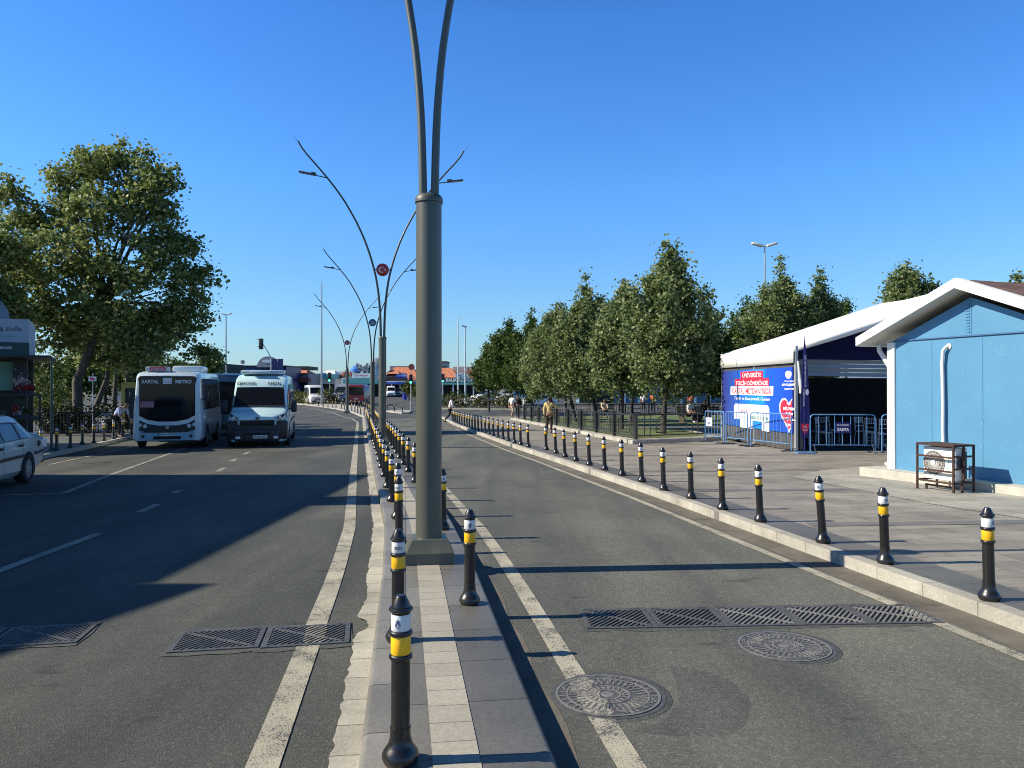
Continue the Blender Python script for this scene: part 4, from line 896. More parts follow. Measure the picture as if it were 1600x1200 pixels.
# ---------------------------------------------------------------- vehicles
M['tyre'] = mat('tyre_rubber', (.02, .02, .02), .8, 0, .2, 10); M['rim'] = mat('alloy_rim', (.42, .42, .43), .35, .6, .1, 10)
M['vglass'] = glass_mat('vehicle_glass', (.008, .009, .011), .05, .35); M['sideglass'] = glass_mat('side_glass', (.02, .03, .045), .06, .5)
M['bumper'] = mat('dark_bumper', (.02, .02, .022), .5); M['lamp'] = mat('lamp_glass', (.7, .72, .72), .12, .2, .05); M['plate'] = mat('number_plate', (.62, .63, .62), .4, 0, .03)
M['red_lamp'] = mat('red_lamp', (.35, .01, .01), .15); M['chrome'] = mat('chrome', (.7, .7, .7), .15, .9)
def paintm(name, rgb, rough=.28): return mat(name, rgb, rough, 0, .05, 1.5, coat=.5, grime=(mul(rgb, .7), 5, .7))
class Body:
    """lofted vehicle body; sections (y, half width low, half width top, z bottom, z belt, z top); front at small y"""
    def __init__(s, secs): s.s = secs
    def at(s, y):
        S = s.s
        if y <= S[0][0]: return S[0][1:]
        for a, b in zip(S, S[1:]):
            if y <= b[0]: k = (y-a[0])/(b[0]-a[0]); return tuple(p+(q-p)*k for p, q in zip(a[1:], b[1:]))
        return S[-1][1:]
    def ring(s, y):
        wl, wt, zb, zm, zt = s.at(y); h = zt-zm; r = min(.12, h*.45)
        R_ = [(wl-.07, zb), (wl, zb+.09), (wl+.012, (zb+zm)/2), (wl, zm), (wl+(wt-wl)*.9, zt-r), (wt-r*.3, zt-r*.28), (wt-r*1.1, zt-.0), (0, zt+.015)]
        return [(x, y, z) for x, z in R_]+[(-x, y, z) for x, z in reversed(R_[:-1])]
    def mesh(s, name, m, parent):
        mb = MB(); ys = [a[0] for a in s.s]; k = 15
        for y in ys: mb.v += s.ring(y)
        for i in range(len(ys)-1):
            for j in range(k): mb.f.append((i*k+j, i*k+(j+1) % k, (i+1)*k+(j+1) % k, (i+1)*k+j))
        mb.f.append(tuple(range(k))); mb.f.append(tuple((len(ys)-1)*k+j for j in range(k))[::-1]); mb.m = [0]*len(mb.f)
        return mb.build(name, m, parent, ang=28)
    def side(s, mb, y0, y1, t0, t1, sg, off=.012, dy=(0, 0), mi=0, th=.006):
        """panel on the side; t from belt (0) to shoulder (1); dy leans the upper corners"""
        def pt(y, t):
            wl, wt, zb, zm, zt = s.at(y); r = min(.12, (zt-zm)*.45)
            if t >= 0: return ((wl+(wl+(wt-wl)*.9-wl)*t+off)*sg, y, zm+(zt-r-zm)*t)
            return ((wl+off)*sg, y, zm+(zm-zb)*t)
        ys = [y0+(y1-y0)*k/4 for k in range(5)]
        yt = [y0+dy[0]+(y1+dy[1]-y0-dy[0])*k/4 for k in range(5)]
        b = len(mb.v); mb.v += [pt(y, t0) for y in ys]+[pt(y, t1) for y in yt]
        for k in range(4): mb.f.append((b+k, b+k+1, b+6+k, b+5+k)); mb.m.append(mi)
    def top(s, mb, y0, y1, ux, off=.012, mi=0, ux2=None, n=4):
        def pt(y, u):
            wl, wt, zb, zm, zt = s.at(y); e = .03; z1 = s.at(y+e)[4]; z0 = s.at(y-e)[4]; sl = (z1-z0)/(2*e); nn = Vector((0, -sl, 1)).normalized()
            return (u, y+nn.y*off, zt+.015*(1-abs(u)/wt)+nn.z*off)
        if ux2 is None: ux2 = ux
        b = len(mb.v)
        for k in range(n+1):
            y = y0+(y1-y0)*k/n; w = ux+(ux2-ux)*k/n
            mb.v += [pt(y, -w), pt(y, -w/3), pt(y, w/3), pt(y, w)]
        for k in range(n):
            for j in range(3): mb.f.append((b+4*k+j, b+4*k+j+1, b+4*k+5+j, b+4*k+4+j)); mb.m.append(mi)
def wheel(par, x, y, r, sg, w=.2, spokes=9):
    wh = empty('wheel', (x, y, r)); wh.parent = par
    t = MB().lathe([(r*.66, -w/2), (r*.93, -w/2), (r, -w/2+.03), (r, w/2-.03), (r*.93, w/2), (r*.66, w/2), (r*.6, w/2-.06), (r*.6, -w/2+.06), (r*.66, -w/2)], 28, axis='x', cap=False).build('tyre', M['tyre'], wh, ang=50)
    rm = MB(); xo = sg*(w/2-.015)
    rm.lathe([(r*.67, xo-sg*.06), (r*.67, xo), (r*.6, xo), (r*.58, xo-sg*.03), (.001, xo-sg*.03)], 28, axis='x')
    for k in range(spokes): a = 2*math.pi*k/spokes; rm.box((xo-sg*.008, math.cos(a)*r*.34, math.sin(a)*r*.34), (.02, r*.56, .03), 0, rx=a)
    rm.lathe([(r*.15, xo-sg*.02), (r*.13, xo+sg*.006)], 14, axis='x'); rm.build('rim', M['rim'], wh)
def vehicle(name, loc, rz, secs, bm_, label, cat, wheels, r, group=None, arch=True):
    o = empty(name, loc, rz, label, cat, group); B = Body(secs); bd = B.mesh('body', bm_, o)
    for wy in wheels:
        wl = B.at(wy)[0]
        for sg in (-1, 1):
            wheel(o, sg*(wl-.068), wy, r, sg)
            n = 18; q = [(wy+rr_*math.cos(a), r+rr_*math.sin(a)) for rr_ in (r+.055, r*.9) for a in [R(-22)+R(224)*k/n for k in range(n+1)]]
            ar = MB(); ar.add([(sg*(wl+.016), y_, z_) for y_, z_ in q], [(k, k+1, n+2+k, n+1+k) for k in range(n)]); ar.build('wheel_arch', M['gap_black'], bd, fix=False)
    return o, B, bd
def plate(par, s, c, w=.5, h=.11, face=-1):
    p = MB().box(c, (w, .012, h)).build('number_plate', M['plate'], par); t_ = MB()
    text_on(t_, s, w*.82, h*.62, lambda u, v: (c[0]+u*(-face), c[1]+face*.0085, c[2]+v), .01, 0, bold=.02); t_.build('lettering', M['ink'], p)
    MB().box((c[0]-w*.46, c[1]+face*.002, c[2]), (w*.07, .0125, h*.98)).build('blue_strip', M['navy_ink'], p)
def mirror(par, c, s=(.1, .14, .3), m=None): 
    mb = MB().box(c, s, ch=.03); mb.tube([(c[0]-math.copysign(.18, c[0]), c[1]+.1, c[2]-.1), (c[0], c[1], c[2]-.05)], .02, 6); mb.build('mirror', m or M['bumper'], par)

# pale turquoise van with dark bumper, facing the camera
M['van_paint'] = paintm('pale_turquoise_paint', (.52, .72, .73))
vx = P(410, 697); VW = .99
van_secs = [(0, .64, .58, .22, .60, 1.06), (.10, .86, .80, .2, .85, 1.13), (.32, .98, .91, .2, 1.0, 1.22), (.62, 1.0, .93, .2, 1.05, 1.27), (.75, 1.0, .92, .2, 1.1, 1.37), (1.32, 1.01, .86, .2, 1.22, 2.12), (1.48, 1.01, .87, .2, 1.25, 2.30), (1.8, 1.01, .88, .2, 1.28, 2.47), (2.3, 1.01, .89, .2, 1.3, 2.54), (5.2, 1.01, .89, .22, 1.3, 2.54), (5.35, .99, .87, .3, 1.3, 2.5), (5.4, .94, .82, .4, 1.3, 2.4)]
van, B, bd = vehicle('passenger_van', (X(406.5, 26.3), 26.0, g(27.5)), R(13.5), van_secs, M['van_paint'], 'pale turquoise high roof van driving towards the camera, ESENTEPE KARTAL over its windscreen', 'van', (.95, 4.4), .35)
ws = MB(); B.top(ws, .78, 1.28, .87, .014, ux2=.80); ws.build('windscreen', M['vglass'], van, ang=60)
wsb = MB(); B.top(wsb, .735, .79, .9, .016, ux2=.9, n=1); wsb.build('cowl', M['bumper'], van)
def side_window(B_, o_, y0, y1, t0, t1, s, dy=(0, 0), nm='side_window', off=.013):
    q = MB(); B_.side(q, y0, y1, t0, t1, s, off, dy); return q.build(nm, M['sideglass'], o_)
for s in (-1, 1):
    side_window(B, van, .95, 1.75, .05, .72, s, (.42, 0)); side_window(B, van, 1.85, 3.0, .05, .82, s); side_window(B, van, 3.08, 4.1, .05, .82, s); side_window(B, van, 4.18, 5.1, .05, .82, s)
fb = MB()
def fquad(mb, pts, y, mi=0): mb.add([(x, y, z) for x, z in pts], [tuple(range(len(pts)))], mi)
bp = MB(); bp.box((0, .05, .42), (1.5, .22, .40), ch=.06); bp.box((0, .09, .68), (1.5, .24, .22), ch=.03); bp.build('bumper', mat('grey_bumper', (.022, .023, .025), .45), van)
for s in (-1, 1):
    bp = MB(); bp.box((s*.80, .13, .60), (.42, .2, .66), rz=s*.5, ch=.08); bp.build('bumper_corner', M['bumper'], van)
    fy = lambda x: 0 if x < .62 else ((x-.62)/.24*.1 if x < .86 else .1+(x-.86)/.11*.2)
    hp = [(.60, .93), (.86, .96), (.955, 1.06), (.965, 1.16), (.84, 1.13), (.66, 1.04)]; hd = MB()
    hd.add([(s*x, fy(x)-.03, z) for x, z in hp]+[(s*x, fy(x)+.10, z) for x, z in hp], [tuple(range(6)), tuple(range(11, 5, -1))]+[(i, i+6, (i+1) % 6+6, (i+1) % 6) for i in range(6)])
    hl_ = hd.build('headlight', M['ink'], van); hp2 = [(.63, .955), (.86, .985), (.945, 1.07), (.95, 1.13), (.90, 1.12), (.84, 1.02), (.64, .985)]; h2 = MB()
    h2.add([(s*x, fy(x)-.045, z) for x, z in hp2]+[(s*x, fy(x)-.03, z) for x, z in hp2], [(0, 1, 5, 6), (1, 2, 3, 4), (1, 4, 5)]+[(i, i+7, (i+1) % 7+7, (i+1) % 7) for i in range(7)]); h2.build('lens', M['lamp'], hl_)
    MB().lathe([(.05, -.04), (.055, -.03)], 14, (s*.76, fy(.76)-.01, 1.03), 'y').build('lens', M['lamp'], hl_); MB().box((s*.62, -.085, .35), (.16, .03, .09), ch=.01).build('fog_lamp', M['lamp'], van)
    mirror(van, (s*1.17, .95, 1.40), (.2, .12, .42), M['bumper'])
gr_ = MB(); gr_.box((0, -.005, .84), (1.14, .05, .2)); g1 = gr_.build('grille', M['gap_black'], van)
gb_ = MB()
for k in range(4): gb_.box((0, -.034, .775+k*.045), (1.1, .012, .012))
gb_.build('grille_bars', M['bumper'], g1); MB().box((0, -.02, .955), (1.12, .03, .022)).build('grille_trim', M['chrome'], van)
ib = MB().box((0, -.035, .48), (.9, .2, .06)); ib.build('lower_intake', M['gap_black'], van)
MB().prism([(-.06, .0), (0, -.03), (.06, 0), (.05, .06), (-.05, .06)], lambda p: (p[0], -.03, .985+p[1]), lambda p: (p[0], .04, .985+p[1])).build('emblem', M['ink'], van)
plate(van, '34 M 1291', (.09, -.115, .38))
vt = MB()
def tp_(y): a = B.at(y)[4]; return a
def von(u, v): 
    y = 1.30+v*.9; z = B.at(y)[4]; return (u, y-.02*1, z+.024)
for s_, u0, w0 in (('ESENTEPE', -.49, .62), ('KARTAL', .49, .46)): text_on(vt, s_, w0, .11, von, u0, .10, bold=.02)
vt.build('lettering', M['ink'], van)
rf1 = MB(); rf1.box((-.0, 2.6, 2.63), (1.5, 1.5, .16), ch=.06); rf1.box((-.05, 1.9, 2.62), (.7, .5, .1), ch=.04); rf1.build('roof_unit', paintm('pale_roof_unit', (.5, .6, .62)), van)
rf2 = MB(); [rf2.box((x, 3.6, 2.68), (.05, .4, .14)) for x in (.3, .4, .5, .6, .7)]; rf2.build('roof_grille', M['wht'], van)
mb = MB()
for x, w, z in ((-.62, .26, 1.42), (.28, .16, 1.40), (.52, .24, 1.40), (.76, .14, 1.45)): mb.box((x, .84, z), (w, .01, .07), rx=-.9)
mb.build('dashboard_papers', M['print_white'], van); 
for s in (-1, 1): 
    mb = MB(); mb.tube([(s*.1, .79, 1.44), (s*.62, .86, 1.52)], .012, 5); mb.build('wiper', M['ink'], van)
dp = MB(); B.side(dp, .9, 5.1, -.42, -.34, 1, .014); B.side(dp, .9, 5.1, -.42, -.34, -1, .014); dp.build('side_strip', M['bumper'], van)

# white and pale blue minibus with KARTAL METRO on its windscreen
M['bus_white'] = paintm('bus_white_blue', (.56, .66, .70)); M['bus_low'] = paintm('bus_pale_blue', (.22, .42, .52))
bus_secs = [(0, .98, .86, .3, .95, 2.28), (.04, 1.03, .92, .28, 1.1, 2.45), (.16, 1.07, .96, .26, 1.2, 2.56), (.45, 1.08, .97, .26, 1.2, 2.60), (5.6, 1.08, .97, .28, 1.2, 2.60), (5.8, 1.04, .93, .35, 1.2, 2.5)]
bus, B, bd = vehicle('minibus', (X(268, 25.5), 25.2, g(27)), R(15), bus_secs, M['bus_white'], 'white and pale blue minibus stopped at the left kerb, KARTAL METRO on its dark windscreen', 'minibus', (1.25, 4.4), .36)
yf = -.012
fyb = lambda x: max(0, abs(x)-.84)*1.0
def bf_(poly, m, nm, par, y=yf, th=.012):
    xs_ = sorted(set([round(p[0], 3) for p in poly]+[-.9, .9, -.87, .87])); n_p = len(poly); lo, hi = [], []
    for x in xs_:
        zs = []
        for a_, b_ in zip(poly, poly[1:]+poly[:1]):
            if min(a_[0], b_[0])-1e-6 <= x <= max(a_[0], b_[0])+1e-6:
                zs += [a_[1], b_[1]] if abs(a_[0]-b_[0]) < 1e-6 else [a_[1]+(b_[1]-a_[1])*(x-a_[0])/(b_[0]-a_[0])]
        if zs: lo.append((x, min(zs))); hi.append((x, max(zs)))
    mb = MB(); k = len(lo)
    f1 = [(x, y-th+fyb(x), z) for x, z in lo]+[(x, y-th+fyb(x), z) for x, z in hi]; f2 = [(x, y+.05+fyb(x), z) for x, y_, z in f1]
    mb.v = f1+f2; mb.f = [(i, i+1, k+i+1, k+i) for i in range(k-1)]+[(2*k+i, 3*k+i, 3*k+i+1, 2*k+i+1) for i in range(k-1)]+[(i, 2*k+i, 2*k+i+1, i+1) for i in range(k-1)]+[(k+i, k+i+1, 3*k+i+1, 3*k+i) for i in range(k-1)]+[(0, k, 3*k, 2*k), (k-1, 3*k-1, 4*k-1, 2*k-1)]
    mb.m = [0]*len(mb.f); return mb.build(nm, m, par, ang=30)
wsn = bf_([(-.98, 1.26), (-.84, 1.12), (-.62, 1.0), (-.25, .93), (.25, .93), (.62, 1.0), (.84, 1.12), (.98, 1.26), (.96, 1.8), (.93, 2.34), (.84, 2.44), (-.84, 2.44), (-.93, 2.34), (-.96, 1.8)], M['vglass'], 'windscreen', bus)
blk = bf_([(-1.0, 1.1), (-.84, .97), (-.62, .86), (-.3, .80), (.3, .80), (.62, .86), (.84, .97), (1.0, 1.1), (1.0, .70), (.84, .64), (.6, .56), (-.6, .56), (-.84, .64), (-1.0, .70)], M['bumper'], 'black_mask', bus)
bfm = bf_([(-1.0, .69), (-.84, .63), (-.6, .54), (.6, .54), (.84, .63), (1.0, .69), (1.0, .30), (.84, .30), (-.84, .30), (-1.0, .30)], M['bus_low'], 'bumper', bus, yf-.01)
bf_([(-.42, .34), (.42, .34), (.42, .44), (-.42, .44)], M['gap_black'], 'intake', bus, yf-.03)
for s in (-1, 1):
    for x, z in ((.84, .80), (.68, .76)): MB().lathe([(.062, -.03), (.07, .01)], 18, (s*x, -.02, z+.02), 'y').build('headlight', M['lamp'], bus)
    MB().lathe([(.05, -.05), (.05, .0)], 16, (s*.74, -.01, .44), 'y').build('fog_lamp', M['ink'], bus)
    mirror(bus, (s*1.22, .1, 1.75), (.12, .14, .36))
MB().lathe([(.06, -.035), (.05, -.03)], 16, (0, -.012, .74), 'y').build('emblem', M['chrome'], bus)
plate(bus, '34 J 1073', (-.02, -.052, .5), .52)
bt2 = MB()
bw_ = lambda u, v: (u, -.0275+fyb(u), v)
text_on(bt2, 'KARTAL', .52, .12, bw_, -.52, 2.26, bold=.03); text_on(bt2, 'METRO', .50, .12, bw_, .50, 2.26, bold=.03); bt2.build('lettering', M['print_white'], wsn)
pn = MB().box((0, -.03, 2.28), (.27, .008, .2)).build('route_card', M['print_white'], wsn); mb = MB(); text_on(mb, 'METRO', .2, .04, lambda u, v: (u, -.036, v), 0, 2.24); mb.build('lettering', M['ink'], pn)
MB().box((-.62, -.03, 1.5), (.42, .008, .2), ch=.003).build('pink_card', mat('pink_card', (.35, .16, .2), .5), wsn)
for s in (-1, 1):
    for a, b in ((.35, 1.5), (1.58, 2.7), (2.78, 3.9), (3.98, 5.3)): side_window(B, bus, a, b, .08, .92, s)
rb = MB().box((-.35, .35, 2.68), (.72, .3, .16), ch=.02); r1 = rb.build('roof_sign', paintm('roof_sign_white', (.6, .65, .62)), bus)
MB().box((-.33, .195, 2.69), (.48, .01, .11)).build('sign_face', M['print_red'], r1); tx = MB(); text_on(tx, 'KARTAL', .4, .06, lambda u, v: (-.33+u, .187, 2.69+v), 0, 0, bold=.03); tx.build('lettering', M['print_white'], r1)
mb = MB().box((.35, 2.6, 2.72), (1.0, 1.6, .24), ch=.08); mb.build('air_conditioning_unit', M['bus_white'], bus)
mb = MB(); B.side(mb, .4, 5.5, -.55, -.30, 1, .014); B.side(mb, .4, 5.5, -.55, -.30, -1, .014); mb.build('side_band', M['bus_low'], bus)
mb = MB(); text_on(mb, '075', .2, .07, lambda u, v: (u, -.048+.03*abs(u)**3, v), -.76, .56, bold=.03); mb.build('fleet_number', M['navy_ink'], bus)
# bus behind, between the two
dk, B, bd = vehicle('dark_bus', (X(352, 33), 33, g(34)), R(11), [(0, 1.1, 1.0, .3, 1.0, 2.5), (.1, 1.15, 1.05, .28, 1.1, 2.7), (.4, 1.17, 1.07, .28, 1.2, 2.75), (7.5, 1.17, 1.07, .28, 1.2, 2.75), (7.6, 1.1, 1.0, .3, 1.2, 2.6)], paintm('dark_teal_paint', (.06, .10, .12)), 'dark bus seen in the gap between the minibus and the turquoise van', 'bus', (1.5, 5.8), .42)
mb = MB(); mb.prism([(-.98, 1.0), (.98, 1.0), (.93, 2.4), (-.93, 2.4)], lambda p: (p[0], -.03, p[1]), lambda p: (p[0], .05, p[1])); mb.build('windscreen', M['vglass'], dk)
for s in (-1, 1): mb = MB(); mb.box((s*.8, -.02, .72), (.34, .05, .14), ch=.01); mb.build('headlight', M['lamp'], dk)
mb = MB(); bfb = MB().box((0, -.015, .45), (2.1, .06, .22), ch=.02).build('bumper', M['bumper'], dk); mirror(dk, (-1.3, 0, 1.9)); mirror(dk, (1.3, 0, 1.9))

# old white sedan at the left edge: front towards the camera, boot at the far end
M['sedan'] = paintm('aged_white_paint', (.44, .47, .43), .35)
sed = [(0, .70, .6, .28, .5, .66), (.08, .78, .70, .2, .6, .76), (.9, .80, .72, .2, .78, .90), (1.15, .80, .70, .2, .84, .95), (1.75, .80, .60, .2, .88, 1.34), (2.1, .80, .60, .2, .89, 1.40), (2.9, .80, .60, .2, .9, 1.385), (3.15, .80, .61, .2, .9, 1.33), (3.62, .80, .68, .22, .9, 1.02), (3.72, .80, .7, .24, .88, .985), (4.08, .79, .69, .30, .87, .965), (4.2, .74, .62, .34, .8, .90)]
cx_, cy_ = -9.02, 12.2
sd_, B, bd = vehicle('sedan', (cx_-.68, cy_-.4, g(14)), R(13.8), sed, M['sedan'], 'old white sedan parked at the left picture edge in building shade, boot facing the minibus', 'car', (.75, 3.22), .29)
for s in (-1, 1):
    side_window(B, sd_, 1.24, 2.02, .06, .86, s, (.42, 0)); side_window(B, sd_, 2.10, 2.80, .06, .86, s); side_window(B, sd_, 2.86, 3.30, .06, .84, s, (0, -.26), 'quarter_window')
fr2 = MB()
def strip_side(y0, y1, t0, t1, **k):
    for s in (-1, 1): B.side(fr2, y0, y1, t0, t1, s, .02, **k)
strip_side(1.2, 3.34, 0.0, .05); strip_side(2.80, 2.86, .05, .86); strip_side(2.03, 2.10, .05, .86); strip_side(1.66, 3.04, .86, .93); fr2.build('window_trim', M['bumper'], sd_)
mb = MB()
for s in (-1, 1): B.side(mb, .5, 3.0, -.52, -.43, s, .02); B.side(mb, 3.5, 4.05, -.52, -.43, s, .02)
mb.build('rub_strip', M['bumper'], sd_)
mb = MB()
for y_ in (2.04, 2.98, 1.1): 
    for s in (-1, 1): B.side(mb, y_, y_+.012, -.9, 0, s, .0135)
mb.build('door_seam', M['gap_black'], sd_)
for s in (-1, 1):
    for y_ in (1.95, 2.88): MB().box((s*.835, y_-.07, .78), (.03, .16, .05), ch=.008).build('door_handle', M['ink'], sd_)
    mb = MB(); mb.box((s*.74, 4.13, .74), (.17, .17, .17), rz=-s*.2, ch=.02); mb.build('tail_light', M['lamp'], sd_); MB().box((s*.60, 4.215, .74), (.2, .03, .16), ch=.01).build('tail_light', M['red_lamp'], sd_)
    MB().box((s*.6, .02, .6), (.26, .08, .14), ch=.02).build('headlight', M['lamp'], sd_); mirror(sd_, (s*.92, 1.35, .95), (.16, .1, .12))
MB().lathe([(.06, .0), (.055, .02)], 16, (.812, 3.78, .76), 'x').build('fuel_cap', M['ink'], sd_)
MB().box((0, 4.22, .42), (1.5, .12, .2), ch=.03).build('rear_bumper', M['bumper'], sd_); MB().box((0, -.02, .38), (1.5, .12, .2), ch=.03).build('front_bumper', M['bumper'], sd_)
mb = MB(); B.top(mb, 1.2, 1.72, .62, .013, ux2=.52); mb.build('windscreen', M['vglass'], sd_); mb = MB(); B.top(mb, 3.18, 3.60, .52, .013, ux2=.6); mb.build('rear_window', M['vglass'], sd_)
rr = MB()
for s in (-1, 1): rr.tube([(s*.5, 1.9, 1.45), (s*.5, 2.95, 1.44)], .015, 6); [rr.tube([(s*.5, y_, 1.37), (s*.5, y_, 1.45)], .012, 5) for y_ in (1.95, 2.9)]
for y_ in (2.1, 2.8): rr.tube([(-.55, y_, 1.46), (.55, y_, 1.46)], .014, 6)
rr.build('roof_rack', M['bumper'], sd_)

# small far vehicles
def simple_car(name, px, d, rz, rgb, label, cat, kind, sc=1., dz=0):
    K_ = {'van': ([(0, .85, .72, .25, .6, .95), (.15, .95, .85, .22, .8, 1.1), (.75, .98, .9, .22, 1.0, 1.3), (1.4, .98, .84, .22, 1.15, 2.15), (1.8, .98, .85, .22, 1.2, 2.4), (5.0, .98, .85, .24, 1.2, 2.4), (5.2, .92, .8, .3, 1.2, 2.3)], (.9, 4.1), .34, (.8, 1.35, .8, .74), ((1.0, 1.75, .45), (1.9, 2.9, 0), (3.0, 4.9, 0))),
          'suv': ([(0, .8, .7, .3, .6, .85), (.12, .88, .8, .25, .8, 1.0), (1.1, .92, .82, .25, .98, 1.14), (1.75, .92, .72, .25, 1.05, 1.62), (2.2, .92, .72, .25, 1.06, 1.68), (3.6, .92, .72, .26, 1.08, 1.62), (4.25, .9, .74, .3, 1.08, 1.2), (4.4, .84, .7, .35, 1.0, 1.1)], (.85, 3.5), .36, (1.17, 1.72, .74, .66), ((1.45, 2.3, .4), (2.36, 3.2, 0), (3.26, 3.8, -.1)))}[kind]
    o, B, bd = vehicle(name, (X(px, d), d, g(d+1)+dz), rz, K_[0], paintm(name+'_paint', rgb), label, cat, K_[1], K_[2])
    mb = MB(); B.top(mb, K_[3][0], K_[3][1], K_[3][2], .014, ux2=K_[3][3]); mb.build('windscreen', M['vglass'], o)
    for a, b, l in K_[4]:
        for s in (-1, 1): side_window(B, o, a, b, .06, .84, s, (l if l > 0 else 0, l if l < 0 else 0))
    w0 = K_[0][0][1]
    for s in (-1, 1): MB().box((s*w0*.78, .04, .75), (.3, .12, .16), ch=.02).build('headlight', M['lamp'], o); MB().box((s*.8, K_[0][-1][0], .95), (.12, .06, .3)).build('tail_light', M['red_lamp'], o); mirror(o, (s*1.05, 1.2, 1.15), (.16, .1, .14))
    MB().box((0, .0, .4), (w0*1.7, .12, .24), ch=.03).build('bumper', M['bumper'], o); mb = MB().box((0, -.005, .68), (.8, .1, .14)); mb.build('grille', M['gap_black'], o); plate(o, '34 FK 62', (0, -.07, .42)); o.scale = (sc,)*3; return o
simple_car('white_van', 497, 97, R(24), (.74, .74, .72), 'white van on the roundabout road, just left of the tall pale pole', 'van', 'van', 1.05)
simple_car('grey_van', 522, 99, R(-30), (.16, .18, .22), 'grey van right of the white van on the roundabout road', 'van', 'van', 1.1)
simple_car('parked_van', 611, 146, R(10), (.74, .74, .74), 'small white van parked before the blue shop canopy', 'van', 'van', .9)
simple_car('parked_estate', 622, 147, R(6), (.10, .12, .16), 'dark grey car parked right of the small white van by the shops', 'car', 'suv', 1.05)
simple_car('parked_hatchback', 740, 104, R(-50), (.7, .7, .68), 'white car parked behind the far hedge, left one of two', 'car', 'suv', 1.)
simple_car('parked_minivan', 781, 98, R(-42), (.5, .52, .54), 'silver minivan parked behind the far hedge, right of the white car', 'van', 'suv', 1.15)
simple_car('white_suv', 812, 82, R(-62), (.72, .72, .71), 'white suv turning on the side street behind the two walkers', 'car', 'suv', 1.0)
rb_, B, bd = vehicle('red_minibus', (X(556, 92), 92, g(93)), R(-2), [(0, 1.0, .9, .35, 1.2, 2.4), (.15, 1.05, .95, .3, 1.2, 2.55), (5.4, 1.05, .95, .3, 1.2, 2.5), (5.5, 1.0, .9, .35, 1.2, 2.4)], paintm('dark_red_paint', (.16, .012, .016)), 'dark red minibus seen from behind beyond the curved island', 'minibus', (1.2, 4.3), .4)
mb = MB().prism([(-.85, 1.35), (.85, 1.35), (.8, 2.25), (-.8, 2.25)], lambda p: (p[0], -.03, p[1]), lambda p: (p[0], .03, p[1])); mb.build('rear_window', M['vglass'], rb_)
for s in (-1, 1): MB().box((s*.86, -.02, .9), (.14, .04, .34)).build('tail_light', M['red_lamp'], rb_)
MB().box((0, -.02, .45), (1.9, .06, .2), ch=.02).build('rear_bumper', M['bumper'], rb_); plate(rb_, '34 TG 41', (0, -.05, .85))

# ---------------------------------------------------------------- people
M['skin'] = mat('skin', (.32, .18, .12), .55, var=.05); M['hair'] = mat('dark_hair', (.02, .015, .012), .6)
def skinned(name, verts, edges, root, m, parent, sub=1):
    me = bpy.data.meshes.new(name); me.from_pydata([v[:3] for v in verts], edges, [])
    o = bpy.data.objects.new(name, me); COL.objects.link(o); md = o.modifiers.new('skin', 'SKIN')
    me.validate(); 
    if not me.skin_vertices:
        bm = bmesh.new(); bm.from_mesh(me); bm.verts.layers.skin.verify(); bm.to_mesh(me); bm.free()
    for i, v in enumerate(verts):
        sv = me.skin_vertices[0].data[i]; r = v[3]; sv.radius = (r, r) if not hasattr(r, '__len__') else r; sv.use_root = (i == root)
    ss = o.modifiers.new('smooth', 'SUBSURF'); ss.levels = sub; ss.render_levels = sub
    dg = bpy.context.evaluated_depsgraph_get(); dg.update(); me2 = bpy.data.meshes.new_from_object(o.evaluated_get(dg)); me2.name = name
    bpy.data.objects.remove(o); me2.materials.clear(); me2.materials.append(m); shade(me2, 180)
    o = bpy.data.objects.new(name, me2); COL.objects.link(o); o.parent = parent; return o
